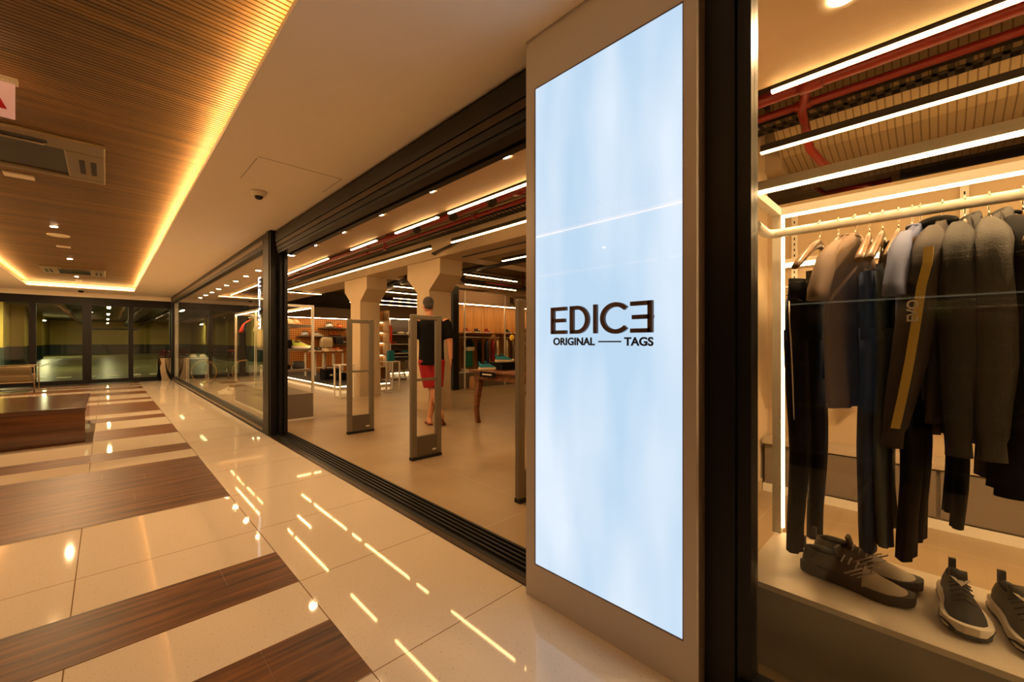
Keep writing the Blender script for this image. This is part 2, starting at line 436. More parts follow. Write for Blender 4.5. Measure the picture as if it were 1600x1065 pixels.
# fixed glass wall to the left of it
gw = MB().box(1.50, 1.60, 6.3, 17.2, 0, 0.10).box(1.50, 1.62, 6.3, 17.2, 2.44, 2.63).box(1.50, 1.62, 17.05, 17.3, 0, CZ)
o = struct('window_1', gw, M_BLACK)
pn = MB(); yy = [6.3, 7.55, 9.1, 10.9, 12.8, 15.0, 17.05]
for a, b in zip(yy[:-1], yy[1:]): pn.box(1.545, 1.553, a + .003, b - .003, 0.10, 2.44)
pn.build('pane', M_GLASS, o)
struct('trim_9', MB().box(1.495, 1.50, 6.3, 17.2, 0.02, 0.055).box(1.493, 1.50, 6.3, 17.2, 2.50, 2.56), M_GREY)
# window to the right of the sign
rw = MB().box(1.50, 1.60, -4.1, 0.47, 0, 0.066).box(1.50, 1.62, -4.1, 0.6, 2.44, 2.63)
rw.box(1.51, 1.60, 0.478, 0.60, 0, CZ).box(1.525, 1.60, 0.432, 0.474, 0, CZ).box(1.54, 1.60, 0.470, 0.48, 0, CZ)
o = struct('window_2', rw, M_BLACK)
MB().box(1.556, 1.566, -4.1, 0.432, 0.066, 2.44).build('pane', M_GLASS, o)

# ------------------------------------------------------------------ shop shell
struct('wall_partition', MB().box(1.62, 4.05, 1.02, 1.30, 0, 3.15), mat('pale_partition_paint', (232, 212, 180), .6, vary=.02))
struct('baseboard_partition', MB().box(1.62, 3.82, 1.0, 1.02, 0, 0.09), M_BEAM)
struct('wall_pier', MB().box(1.52, 1.62, 0.61, 1.30, 0, CZ), M_BLACK)
struct('wall_shop_far', MB().box(1.66, 10.6, 17.0, 17.1, 0, 3.15), M_DARKF)
struct('wall_shop_right', MB().box(10.5, 10.6, YB, 17.1, 0, 3.15), M_BEAM)
struct('wall_shop_bay', MB().box(4.05, 4.15, YB, 1.3, 0, 2.35), M_BEAM)
struct('wall_shop_back', MB().box(1.6, 10.6, YB - .1, YB, 0, 3.15), M_BEAM)
struct('ceiling_slab', MB().box(1.6, 10.6, YB, 17.1, 3.15, 3.25), M_SLAB)
# plaster soffit behind the glass
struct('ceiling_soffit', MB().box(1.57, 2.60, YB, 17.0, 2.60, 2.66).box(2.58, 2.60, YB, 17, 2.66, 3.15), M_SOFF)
# long concrete beam over the columns
M_MESHP = grid_mat('beam_with_mesh_lines', (168, 146, 112), (118, 96, 66), 0.042, 5.0, 0.004, 'YX')
struct('trim_10', MB().box(3.98, 4.55, 0.9, 17.0, 2.62, 3.15), M_BEAM)
struct('trim_11', MB().prism([(3.62, 3.05), (3.72, 2.86), (3.95, 2.70), (4.25, 2.64), (4.75, 2.64), (4.75, 3.10), (3.62, 3.10)], 'Y', YB, 0.9), M_MESHP)
struct('trim_12', MB().box(4.55, 10.5, 6.0, 6.4, 2.75, 3.15).box(4.55, 10.5, 9.0, 9.5, 2.75, 3.15), M_BEAM)

def column(loc, y0, y1, label):
    x0, x1 = 4.03, 4.50
    t = thing('concrete_column', label, 'column', ((x0 + x1) / 2, (y0 + y1) / 2, 0))
    MB().box(x0, x1, y0, y1, 0, 2.1).build('shaft', M_BEAM, t, bevel=0.006)
    c = MB().prism([(y0, 2.1), (y1, 2.1), (y1 + .33, 2.36), (y1 + .33, 2.62), (y0 - .33, 2.62), (y0 - .33, 2.36)], 'X', x0, x1)
    c.build('capital', M_BEAM, t)
    MB().box(x0 - .015, x1 + .015, y0 - .015, y1 + .015, 0, 0.16).build('skirting', M_BEAM, t)
    return t
column(None, 6.2, 6.6, 'cream concrete column with flared head, right behind the walking man')
column(None, 8.95, 9.45, 'cream concrete column with flared head, farther back to the left of the man')

# ------------------------------------------------------------------ lamps in the shop
LAMPG = None
def bar_light(x0, y0, x1, y1, z, label, w=0.030, hang=0.5):
    t = thing('linear_light', label, 'light', ((x0 + x1) / 2, (y0 + y1) / 2, z))
    h = w / 2
    if abs(x1 - x0) > abs(y1 - y0):
        MB().box(x0, x1, y0 - h, y0 + h, z + .012, z + .06).build('housing', M_DARKF, t); MB().box(x0, x1, y0 - h * .85, y0 + h * .85, z, z + .012).build('diffuser', M_LED, t)
        pts = [(x0 + .2, y0), (x1 - .2, y0)]
    else:
        MB().box(x0 - h, x0 + h, y0, y1, z + .012, z + .06).build('housing', M_DARKF, t); MB().box(x0 - h * .85, x0 + h * .85, y0, y1, z, z + .012).build('diffuser', M_LED, t)
        pts = [(x0, y0 + .25), (x0, y1 - .25)]
    top = 2.798 if 3.4 < x0 < 3.6 and x0 == x1 else 3.15
    for p in pts: MB().tube([(p[0], p[1], z + .06), (p[0], p[1], top)], 0.002, 5).build('suspension_wire', M_GREYP, t)
    return t
L1 = 2.625
bar_light(L1, -3.6, L1, 0.641, 2.57, 'thick linear lamp high in the right-hand window, nearest the glass')
bar_light(L1, 1.35, L1, 3.66, 2.57, 'linear lamp along the soffit edge, right above the red pipes beside the lightbox')
bar_light(L1, 3.86, L1, 4.80, 2.57, 'linear lamp on the soffit edge, second from the lightbox')
bar_light(L1, 5.32, L1, 6.13, 2.57, 'short linear lamp on the soffit edge, third from the lightbox')
bar_light(L1, 7.04, L1, 9.6, 2.57, 'linear lamp on the soffit edge beside the opening\'s left post, near part')
bar_light(L1, 9.7, L1, 14.5, 2.57, 'linear lamp on the soffit edge behind the left glass wall')
L2 = 3.50
bar_light(L2, -3.8, L2, 0.925, 2.60, 'second linear lamp from the glass, high in the right-hand window')
bar_light(L2, 1.4, L2, 4.81, 2.60, 'linear lamp under the cable tray, ending beside the lightbox')
bar_light(L2, 5.34, L2, 9.07, 2.60, 'long linear lamp under the cable tray in the middle of the opening')
bar_light(L2, 9.15, L2, 12.86, 2.60, 'linear lamp under the cable tray, ending by the left post')
bar_light(4.94, 1.9, 4.94, 5.3, 2.60, 'short linear lamp beyond the beam, just left of the lightbox')
bar_light(5.33, 6.88, 6.88, 6.88, 2.60, 'upper of the two crosswise lamps left of the shelf fascia')
bar_light(6.26, 8.05, 8.0, 8.05, 2.60, 'lower of the two crosswise lamps just above the shelf fascia')
bar_light(5.1, 0.42, 7.65, 0.42, 2.60, 'crosswise lamp running into the shop, seen above the hanging rail')
bar_light(6.47, 1.46, 7.87, 1.46, 2.60, 'short crosswise lamp low at the left of the clothes window')
for i, (y, a, b, n) in enumerate([(9.6, 5.2, 7.6, 'topmost'), (10.8, 5.6, 8.3, 'second'), (12.2, 6.6, 9.4, 'third'), (13.2, 6.7, 9.5, 'fourth'), (14.6, 6.2, 9.3, 'lowest')]):
    bar_light(a, y, b, y, 2.60, n + ' of the crosswise lamps stacked between the two columns')
for i, (x, y) in enumerate([(2.9, 12.6), (8.6, 3.2), (8.6, -2.0), (6.5, -1.6)]):
    bar_light(x, y, x + 1.6, y, 2.58, ['crosswise lamp over the bicycle behind the left glass', 'crosswise lamp deep in the shop behind the lightbox', 'crosswise lamp in the far right corner of the shop', 'crosswise lamp over the drawer cabinets'][i])

P_SHOP = 7.0     # small downlights in the shop soffit
P_HALL = 52.0    # corridor downlights
def downlight(x, y, z, label, square=True, r=0.045, m=None, group=None, power=P_SHOP):
    t = thing('ceiling_downlight', label, 'light', (x, y, z), group)
    if square: MB().box(x - r * 1.9, x + r * 1.9, y - r * 1.9, y + r * 1.9, z - .006, z).build('trim_plate', M_BEAM, t)
    else: MB().lathe([(r * 1.25, -.006), (r * 1.25, 0)], (x, y, z), 20).build('trim_ring', M_BEAM, t)
    MB().lathe([(r, -.010), (r, -.0062)], (x, y, z), 20).build('lens', m or M_SPOT, t)
    if power:
        ld = bpy.data.lights.new('downlight_lamp', 'AREA'); ld.shape = 'DISK'; ld.size = r * 2; ld.energy = power; ld.color = (1.0, 0.60, 0.28)
        lo = bpy.data.objects.new('downlight_lamp', ld); COL.objects.link(lo); lo.parent = t; lo.location = (0, 0, -.013)
    return t
names = ['nearest the lightbox', 'second from the lightbox', 'third from the lightbox', 'fourth from the lightbox', 'fifth from the lightbox', 'closest to the left post']
for i in range(6):
    downlight(2.13, 2.27 + i * 1.0, 2.60, 'square recessed downlight in the shop soffit, ' + names[i])
for i in range(9):
    downlight(2.13, 8.27 + i * 1.0, 2.60, 'downlight in the soffit behind the left glass wall, %s from the post' % ['first', 'second', 'third', 'fourth', 'fifth', 'sixth', 'seventh', 'eighth', 'ninth'][i])
for i, yv in enumerate((-2.73, -1.73, -.73, .27)):
    downlight(2.13, yv, 2.60, ['soffit downlight over the clothes window, %s from the lightbox' % q for q in ('fourth', 'third', 'second', 'first')][i], power=26.0)
# corridor ceiling
downlight(-0.505, 8.38, ZW, 'round lit downlight in the timber ceiling, nearest one', False, 0.034, power=P_HALL * 1.7)
downlight(-0.489, 11.43, ZW, 'round lit downlight in the timber ceiling, farther one', False, 0.034, power=P_HALL * 1.7)
downlight(-0.505, 3.85, ZW, 'added round downlight in the timber ceiling, just out of frame', False, 0.028, power=P_HALL * .85)  # extra lamp placed out of frame to brighten the corridor
downlight(-0.505, -3.0, ZW, 'added unseen round downlight at the near end of the timber ceiling, behind the viewer', False, .045, power=P_HALL * .4)  # unseen lamp added behind the camera to fill the near corridor
downlight(-0.505, 14.4, ZW, 'added round downlight in the timber ceiling beyond the farther air conditioner', False, .03, power=P_HALL * 1.5)  # lamp added past the two lit ones to lift the far corridor
tag(MB().lathe([(0.115, -.012), (0.12, 0)], (-0.5, 9.03, ZW), 28).build('ceiling_speaker', M_TIPW), 'large pale round speaker grille in the timber ceiling', 'speaker')
tag(MB().box(-.58, -.42, 9.98, 10.10, ZW - .012, ZW).build('ceiling_sensor', M_TIPW), 'small pale rectangular plate between the round grille and far downlight', 'sensor')
tag(MB().box(-.68, -.49, 5.98, 6.10, ZW - .015, ZW).build('ceiling_sensor', M_TIPW), 'pale rectangular plate beside the nearer air conditioner', 'sensor')
tag(MB().box(-.55, -.43, 15.1, 15.3, ZW - .02, ZW).build('ceiling_sensor', M_TIPW), 'small plate at the far end of the timber ceiling', 'sensor')
tag(MB().lathe([(0.03, -.05), (0.06, -.03), (0.06, 0)], (-0.5, 16.7, CZ), 20).build('smoke_detector', M_BLACK), 'small dark detector on the white ceiling above the glass doors', 'detector')

def cassette(x0, x1, y0, y1, label):
    z = ZW
    t = thing('air_conditioner', label, 'air conditioner', ((x0 + x1) / 2, (y0 + y1) / 2, z))
    body = mat('beige_cassette_plastic', (108, 90, 62), 0.4)
    fr = MB().box(x0, x1, y0, y0 + .24, z - .03, z).box(x0, x1, y1 - .10, y1, z - .03, z).box(x1 - .24, x1, y0 + .24, y1 - .1, z - .03, z).box(x0, x0 + .24, y0 + .24, y1 - .1, z - .03, z)
    fr.build('frame', body, t, bevel=0.01)
    MB().box(x0 + .24, x1 - .24, y0 + .24, y1 - .10, z - .012, z - .004).build('intake_panel', M_BLACK, t)
    MB().box(x0 + .3, x1 - .32, y0 + .10, y0 + .16, z - .034, z - .029).build('air_slot', M_RUBBER, t)
    MB().prism([(y0 + .17, z - .045), (y0 + .225, z - .032), (y0 + .225, z - .028), (y0 + .165, z - .038)], 'X', x0 + .30, x1 - .34).build('louvre', body, t)
    for sx in (1, -1):
        cxm = x1 - .11 if sx > 0 else x0 + .10
        g = MB()
        for k in (-0.05, 0.02): g.box(cxm + k, cxm + k + .035, y0 + .42, y1 - .28, z - .034, z - .029)
        g.build('sensor_slot', M_RUBBER, t)
    return t
cassette(-1.15, -0.005, 4.66, 5.74, 'long beige ceiling air conditioner with dark intake, nearer one at the left edge')
cassette(-0.98, -0.01, 12.7, 13.9, 'ceiling air conditioner with dark intake, farther one near the glass doors')
# hanging sign at the left edge of the frame
t = thing('hanging_sign', 'white hanging sign with red letter cut by the left edge', 'sign', (-0.62, 3.57, 2.6))
MB().box(-0.86, -0.36, 3.56, 3.575, 2.43, 2.62).build('panel', mat('pale_pink_acrylic', (240, 200, 190), 0.3, emit=(1, .6, .5), strength=0.15), t)
MB().box(-0.87, -0.35, 3.55, 3.585, 2.62, 2.65).build('rail', M_TIPW, t)
MB().tube([(-.5, 3.567, 2.65), (-.5, 3.567, ZW)], .003, 6).tube([(-.75, 3.567, 2.65), (-.75, 3.567, ZW)], .003, 6).build('rod', M_GREYP, t)
text('lettering', 'A', 0.16, (-0.50, 3.553, 2.475), (PI / 2, 0, 0), mat('sign_red', (190, 20, 30), 0.4), t, 0.002, 0.004)

# dome camera on the plaster
t = thing('security_camera', 'white dome security camera on the plaster ceiling', 'camera', (1.04, 4.52, CZ))
MB().lathe([(0.04, -.045), (0.058, -.042), (0.066, -.015), (0.066, 0)], (1.04, 4.52, CZ), 28).build('housing', M_TIPW, t)
MB().ball((1.04, 4.52, CZ - .047), 0.038, (1, 1, .75)).build('dome', mat('smoked_dome', (14, 12, 12), 0.08), t)
# hatch joints
hj = MB()
hj.box(0.838, 0.842, 3.7, 4.25, CZ - .001, CZ + .001).box(0.84, 1.48, 3.66, 3.664, CZ - .001, CZ + .001).box(1.478, 1.482, 3.66, 4.10, CZ - .001, CZ + .001)
tag(hj.build('access_hatch', M_SIGNS), 'hairline joint of a square access hatch in the plaster ceiling', 'hatch')

# ------------------------------------------------------------------ pipes, trays
def pipe(pts, r, m, name, label, cat='pipe'):
    return tag(MB().tube(pts, r, 12).build(name, m), label, cat)
t = pipe([(3.12, YB, 2.80), (3.12, 16.8, 2.80)], 0.04, M_RED, 'sprinkler_pipe', 'thicker red sprinkler pipe, nearer to the soffit')
for y in (0.55, 3.1, 6.6, 10): MB().tube([(3.12, y - .06, 2.8), (3.12, y + .06, 2.8)], 0.05, 12).build('coupling', M_RED, t)
t = pipe([(3.43, YB, 2.83), (3.43, 16.8, 2.83)], 0.026, M_RED, 'sprinkler_pipe', 'thinner bright red sprinkler pipe beside the cable tray')
for y in (0.65, 4.2, 7.3): MB().tube([(3.43, y - .05, 2.83), (3.43, y + .05, 2.83)], 0.034, 12).build('coupling', M_RED, t)
pipe([(3.12, 0.62, 2.82), (3.3, 0.6, 2.90), (3.45, 0.66, 2.80), (3.7, 0.66, 2.62), (3.84, 0.62, 2.56), (4.0, .55, 2.50)], 0.028, M_RED, 'sprinkler_branch', 'red branch pipe with elbow below the cable tray in the window')
pipe([(3.12, 5.6, 2.80), (3.43, 5.6, 2.95), (3.43, 5.6, 3.15)], 0.02, M_RED, 'sprinkler_branch', 'short dark red riser where the two red pipes meet')
pipe([(2.75, 5.0, 2.9), (3.3, 6.4, 2.9), (3.3, 6.4, 2.72)], 0.022, M_RED, 'sprinkler_branch', 'slanting dark red branch behind the soffit edge lamps')
pipe([(4.8, YB, 2.95), (4.8, 0.7, 2.95)], 0.03, M_RED, 'sprinkler_pipe', 'red pipe seen behind the garment rail frame')
pipe([(5.2, 0.30, 2.7), (5.2, 0.8, 2.7), (5.2, 0.95, 2.85)], 0.025, M_RED, 'sprinkler_pipe', 'dark red pipe stub high behind the left of the clothes window')
pipe([(3.30, YB, 2.93), (3.30, 1.0, 2.93)], 0.014, M_GREYP, 'conduit', 'thin grey conduit beside the red pipes in the window')
pipe([(4.15, 1.3, 2.58), (4.15, 5.4, 2.58)], 0.012, M_TRAY, 'conduit', 'thin dark conduit under the cream beam')
pipe([(3.9, 5.2, 2.75), (3.9, 5.9, 2.68), (4.2, 6.05, 2.66), (4.6, 6.0, 2.66)], 0.016, M_TRAY, 'conduit', 'black conduit bending around the flared head of the nearer column')
pipe([(5.6, 2.6, 2.75), (5.6, 7.3, 2.75), (5.72, 7.42, 2.70), (5.75, 7.5, 2.63), (5.9, 7.6, 2.6), (9.2, 7.6, 2.6)], 0.06, M_TRAY, 'air_duct', 'black round duct with elbow above the running shelves', 'duct')
pipe([(4.8, 7.2, 2.75), (5.4, 9.6, 2.75), (6.0, 12.5, 2.72)], 0.10, M_TRAY, 'air_duct', 'large black flexible duct between the two columns', 'duct')
pipe([(2.75, 8.6, 3.02), (3.2, 9.4, 3.0), (3.1, 10.4, 3.02), (2.9, 12.4, 3.02)], 0.09, M_TRAY, 'air_duct', 'black flexible duct above the lamps by the left post', 'duct')
pipe([(5.9, 9.2, 2.95), (7.6, 9.9, 2.95)], 0.02, M_RED, 'sprinkler_pipe', 'thin red pipe crossing between the two columns')
pipe([(7.4, 7.2, 3.15), (7.4, 7.2, 2.55), (6.2, 7.2, 2.55)], 0.014, M_RED, 'sprinkler_pipe', 'thin red drop pipe above the shelf fascia')

def tray(x, y0, y1, z, w, label):
    t = thing('cable_tray', label, 'cable tray', (x, (y0 + y1) / 2, z))
    m = MB().box(x - w, x - w + .004, y0, y1, z, z + .05).box(x + w - .004, x + w, y0, y1, z, z + .05)
    m.build('rail', M_TRAY, t)
    m = MB(); y = y0
    while y < y1: m.box(x - w, x + w, y, y + .03, z, z + .003); y += 0.07
    y = y0
    m.box(x - w * .25, x + w * .25, y0, y1, z, z + .003)
    m.build('rung', M_TRAY, t)
    m = MB(); y = y0 + .5
    while y < y1: m.tube([(x, y, z + .003), (x, y, 3.15)], .004, 5); y += 1.6
    m.build('hanger_rod', M_GREYP, t)
    return t
tray(3.56, YB, 16.9, 2.80, 0.09, 'black perforated cable tray above the second row of lamps')
tray(5.0, YB, 0.75, 2.80, 0.12, 'black perforated tray deeper in the shop, above the clothes rail')
t = thing('air_duct', 'dark boxy air duct with ribbed grille behind the clothes rail', 'duct', (6.0, -2, 2.7))
MB().box(5.3, 6.4, YB, 0.25, 2.72, 3.05).build('casing', M_DARKF, t)
g = MB(); y = -3.0
while y < -0.15: g.box(5.35, 6.3, y, y + .015, 2.70, 2.72); y += .035
g.build('grille', M_GREYP, t)
def spot(x, y, z, label):
    t = thing('track_spotlight', label, 'light', (x, y, z))
    MB().tube([(x, y, z + .1), (x, y, 3.15)], .008, 6).build('stem', M_TRAY, t)
    MB().tube([(x, y + .05, z + .06), (x, y - .03, z - .04)], [.045, .055], 14).build('head', M_TRAY, t)
spot(2.95, 2.75, 2.72, 'black ceiling spotlight head nearest the lightbox')
spot(2.95, 3.35, 2.72, 'second black ceiling spotlight head from the lightbox')
spot(2.95, 4.05, 2.72, 'third black ceiling spotlight head from the lightbox')
spot(2.95, 4.85, 2.72, 'fourth black spotlight head, pointing towards the shop front')

# ------------------------------------------------------------------ the lightbox totem
t = thing('lightbox_sign', 'tall illuminated shop sign reading EDICE ORIGINAL TAGS beside the opening', 'sign', (1.47, 0.974, 0))
XS = 1.435
fy0, fy1 = 0.574, 1.374
ly0, ly1, lz0, lz1 = 0.618, 1.32, 0.16, 2.385
fr = MB().box(XS, XS + .02, fy0, ly0, 0, CZ).box(XS, XS + .02, ly1, fy1, 0, CZ).box(XS, XS + .02, ly0, ly1, 0, lz0).box(XS, XS + .02, ly0, ly1, lz1, CZ)
fr.build('front_frame', M_SIGNF, t)
MB().box(XS + .02, 1.60, fy0 + .001, fy1 - .001, 0, CZ).build('casing', M_SIGNS, t)
MB().box(XS + .004, XS + .019, ly0, ly1, lz0, lz1).build('light_panel', lightbox_mat(), t)
MB().box(XS + .001, XS + .006, ly0, ly0 + .004, lz0, lz1).box(XS + .001, XS + .006, ly1 - .004, ly1, lz0, lz1).box(XS + .001, XS + .006, ly0, ly1, lz1 - .004, lz1).box(XS + .001, XS + .006, ly0, ly1, lz0, lz0 + .004).build('panel_edge', M_SIGNS, t)

def letter(kind, w, h, sw, cyl=28):
    """flat polygon pieces (u to the right as read, v up)"""
    out = []
    if kind in ('E', 'Ǝ'):
        if kind == 'E': out += [[(0, 0), (sw, 0), (sw, h), (0, h)]]; a, b = sw * .5, w
        else: out += [[(w - sw, 0), (w, 0), (w, h), (w - sw, h)]]; a, b = 0, w - sw * .5
        s2 = sw * .86
        mid = (a, b - w * .08) if kind == 'E' else (a + w * .08, b)
        out += [[(a, 0), (b, 0), (b, s2), (a, s2)], [(mid[0], h / 2 - s2 / 2), (mid[1], h / 2 - s2 / 2), (mid[1], h / 2 + s2 / 2), (mid[0], h / 2 + s2 / 2)], [(a, h - s2), (b, h - s2), (b, h), (a, h)]]
    elif kind == 'I': out += [[(0, 0), (w, 0), (w, h), (0, h)]]
    elif kind == 'D':
        out += [[(0, 0), (sw, 0), (sw, h), (0, h)]]
        st = w - h / 2 if w > h / 2 else w * .35
        rx = w - st
        out += [[(sw * .5, 0), (st, 0), (st, sw * .86), (sw * .5, sw * .86)], [(sw * .5, h - sw * .86), (st, h - sw * .86), (st, h), (sw * .5, h)]]
        for k in range(cyl):
            a0, a1 = -PI / 2 + PI * k / cyl, -PI / 2 + PI * (k + 1) / cyl
            o_ = lambda a: (st + rx * math.cos(a), h / 2 + h / 2 * math.sin(a)); i_ = lambda a: (st + (rx - sw) * math.cos(a), h / 2 + (h / 2 - sw * .86) * math.sin(a))
            out.append([i_(a0), o_(a0), o_(a1), i_(a1)])
    elif kind == 'C':
        r0, r1 = math.radians(42), math.radians(318)
        cx = w * .54
        for k in range(cyl * 2):
            a0 = r0 + (r1 - r0) * k / (cyl * 2); a1 = r0 + (r1 - r0) * (k + 1) / (cyl * 2)
            o_ = lambda a: (cx + w * .54 * math.cos(a), h / 2 + (h / 2 + sw * .15) * math.sin(a)); i_ = lambda a: (cx + (w * .54 - sw) * math.cos(a), h / 2 + (h / 2 - sw * .8) * math.sin(a))
            out.append([i_(a0), o_(a0), o_(a1), i_(a1)])
    return out
def place_letter(mb, polys, y_left, z0, x0, x1):
    """reads from the corridor (viewer looks towards +X): u grows towards -Y"""
    for p in polys: mb.prism([(y_left - u, z0 + v) for u, v in p], 'X', x0, x1)
M_LET = mat('brown_metal_letters', (92, 66, 54), 0.4, 0.3)
M_LETS = mat('navy_vinyl', (22, 38, 66), 0.5)
zb, hh = 1.2350, 0.1175
for kind, y0, w in (('E', 1.208, .086), ('D', 1.102, .098), ('I', .982, .016), ('C', .949, .128), ('Ǝ', .815, .089)):
    mb = MB(); place_letter(mb, letter(kind, w, hh, .0185), y0, zb, XS - .016, XS - .002)
    mb.build('letter', M_LET, t)
    if kind in 'DEIC' or True:
        mb = MB(); place_letter(mb, [[(0, hh * .45), (.01, hh * .45), (.01, hh * .55), (0, hh * .55)]], y0 - .001 if kind not in 'Ǝ' else y0 - w + .011, zb, XS - .006, XS + .006); mb.build('letter_spacer', M_LET, t)
text('tagline', 'ORIGINAL', 0.044, (XS + .0015, 1.207, 1.1875), (PI / 2, 0, -PI / 2), M_LETS, t, 0.0012, 0.0014, 1.09)
text('tagline', 'TAGS', 0.044, (XS + .0015, 0.849, 1.1870), (PI / 2, 0, -PI / 2), M_LETS, t, 0.0012, 0.0014, 1.10)
MB().box(XS, XS + .003, .863, .968, 1.199, 1.2045).build('dash', M_LETS, t)

# illuminated stacked letters behind the left glass
t = thing('vertical_sign', 'white glowing stacked EDICE letters inside the left glass wall', 'sign', (1.66, 7.1, 1.4))
M_LETW = mat_led('white_letter_face', (0.85, 0.92, 1.0), 2.6)
zt = 2.17
for kind in ('E', 'D', 'I', 'C', 'Ǝ'):
    hgt = 0.148 if kind != 'I' else 0.10
    w = .12 if kind != 'I' else .03
    pol = letter(kind, w, hgt, .028)
    mb = MB(); place_letter(mb, pol, 7.16 if kind != 'I' else 7.115, zt - hgt, 1.640, 1.648); mb.build('letter_face', M_LETW, t)
    mb = MB(); place_letter(mb, pol, 7.16 if kind != 'I' else 7.115, zt - hgt, 1.648, 1.69); mb.build('letter_body', M_GREY, t)
    zt -= hgt + 0.02
MB().box(1.69, 1.71, 7.02, 7.18, 1.38, 2.2).box(1.695, 1.705, 7.095, 7.105, 2.2, 2.6).build('back_panel', M_GREY, t)

# ================================================================== FURNITURE NEAR THE OPENING
def gate(x0, y, label, z1=1.50, w=0.36):
    t = thing('security_gate', label, 'anti-theft gate', (x0 + w / 2, y, 0))
    MB().box(x0, x0 + .062, y - .025, y + .025, 0.03, z1).build('post', M_GATE, t, bevel=.008)
    MB().box(x0 + w - .062, x0 + w, y - .025, y + .025, 0.03, z1).build('post', M_GATE, t, bevel=.008)
    MB().box(x0 + .055, x0 + w - .055, y - .02, y + .02, 0.03, .235).build('base_panel', M_GATED, t)
    MB().box(x0 + .055, x0 + w - .055, y - .022, y + .022, z1 - .05, z1 - .005).build('top_bar', M_GATE, t, bevel=.006)
    MB().box(x0 + .055, x0 + w - .055, y - .012, y + .012, .80, .825).build('crossbar', M_GATE, t)
    MB().box(x0 + .002, x0 + w - .002, y - .03, y + .03, 0.0, .03).build('foot', M_RUBBER, t)
    MB().box(x0 + w - .115, x0 + w - .068, y - .0225, y - .0195, .07, .088).build('badge', M_TIPW, t)
    return t
gate(2.24, 5.36, 'grey anti-theft gate standing farthest left in the opening')
gate(2.20, 3.72, 'grey anti-theft gate in front of the walking man', 1.48)
gate(2.19, 2.19, 'grey anti-theft gate half hidden by the lightbox edge', 1.52)

# ------------------------------------------------------------------ shoes
def make_shoe(name, label, up, sole, lining, lace, loc, rz, group=None, tab=None, L=0.29, knob=False, parent_scale=1.0, detail=True, cat='shoe', outsole=None):
    """toe towards local +x; heel at the origin side"""
    t = thing(name, label, cat, (0, 0, 0), group)
    us = [0.0, .03, .10, .20, .32, .45, .58, .70, .82, .91, .97, 1.0]
    W = [.018, .030, .036, .037, .036, .039, .046, .050, .048, .040, .026, .012]
    TOP = [.070, .100, .108, .100, .097, .098, .084, .068, .056, .047, .038, .030]
    n = 16
    rings = []
    for u, w, h in zip(us, W, TOP):
        x = (u - .5) * L; base = .022 + .012 * max(0, u - .75) * 2 + .004 * (1 - u)
        ring = []
        for k in range(n):
            a = 2 * PI * k / n
            c, s_ = math.cos(a), math.sin(a)
            wy = w * (abs(c) ** .8) * (1 if c >= 0 else -1)
            narrow = 1 - (.42 if .06 < u < .5 else .30) * max(0, s_) ** 1.2
            z = base + (h - base) * max(0, s_) ** .75 if s_ > 0 else base
            ring.append((x, wy * narrow, z))
        rings.append(ring)
    MB().loft(rings).build('upper', up, t)
    rings = []
    for u, w in zip(us, W):
        x = (u - .5) * L * 1.04; w2 = w * 1.10 + .003
        lo = .012 * max(0, (u - .72) / .28) ** 1.5 + .006 * max(0, .1 - u) * 10
        hi = .034 + .008 * (1 - u) + .010 * max(0, (u - .8) / .2)
        ww = w2 * (.94 + .06 * math.sin(u * 40)) if knob else w2
        rings.append([(x, -ww * .92, lo), (x, ww * .92, lo), (x, ww, lo + .01), (x, ww * .98, hi), (x, -ww * .98, hi), (x, -ww, lo + .01)])
    MB().loft(rings).build('sole', sole, t, bevel=.002)
    if outsole:
        rings = []
        for u, w in zip(us, W):
            x = (u - .5) * L * 1.05; w2 = w * 1.10 + .0045; lo = .012 * max(0, (u - .72) / .28) ** 1.5 + .006 * max(0, .1 - u) * 10; hi = .013 + (.012 if .80 < u < .93 else 0) + lo * .6
            rings.append([(x, -w2 * .9, lo - .001), (x, w2 * .9, lo - .001), (x, w2, hi), (x, -w2, hi)])
        MB().loft(rings).build('outsole', outsole, t)
    if detail:
        # collar opening, tongue, laces
        m = MB(); m.ball((-.29 * L, 0, .099), .045, (1.15, .52, .20), 18, 8); m.build('collar_lining', lining, t)
        rg = []
        for i, (x, z) in enumerate([(-.13 * L, .094), (-.15 * L, .118), (-.165 * L, .128)]):
            rg.append([(x - .004, -.022, z), (x - .004, .022, z), (x + .006, .020, z + .002), (x + .006, -.020, z + .002)])
        MB().loft(rg).build('tongue', up, t)
        m = MB()
        for i in range(5):
            u = .40 + i * .065; h = .101 - (.0 if u < .45 else (u - .45) * .115); x = (u - .5) * L
            m.tube([(x, -.026, h - .014), (x + .003, 0, h + .003), (x, .026, h - .014)], .0028, 6)
        m.build('lace', lace, t)
        MB().box(-.5 * L - .006, -.5 * L + .006, -.009, .009, .085, .128).build('pull_tab', tab or up, t)
    t.location = loc; t.rotation_euler = (0, 0, rz); t.scale = (parent_scale,) * 3
    return t
F_ = lambda n, c, **k: mat(n, c, k.pop('rough', 0.75), **k)
C_BLK = F_('black_knit', (26, 23, 22), bump=.3, bscale=300)
C_GRY = F_('taupe_knit', (92, 84, 76), bump=.3, bscale=300)
C_WHT = F_('white_rubber_sole', (226, 216, 196), rough=.5)
C_DSO = F_('dark_grey_sole', (58, 54, 50), rough=.6)
C_TEAL = F_('teal_knit', (30, 120, 140), bump=.2, bscale=250)
C_LAV = F_('pale_lace', (190, 178, 176))
C_CRM = F_('cream_canvas', (215, 196, 160))
C_TAN = F_('tan_leather', (176, 130, 84), rough=.5)
C_LIME = F_('lime_mesh', (176, 190, 70))
C_REDC = F_('red_cloth', (160, 16, 24))
C_CORAL = F_('coral_cloth', (226, 74, 46))
C_ORN = F_('orange_cloth', (196, 88, 30))
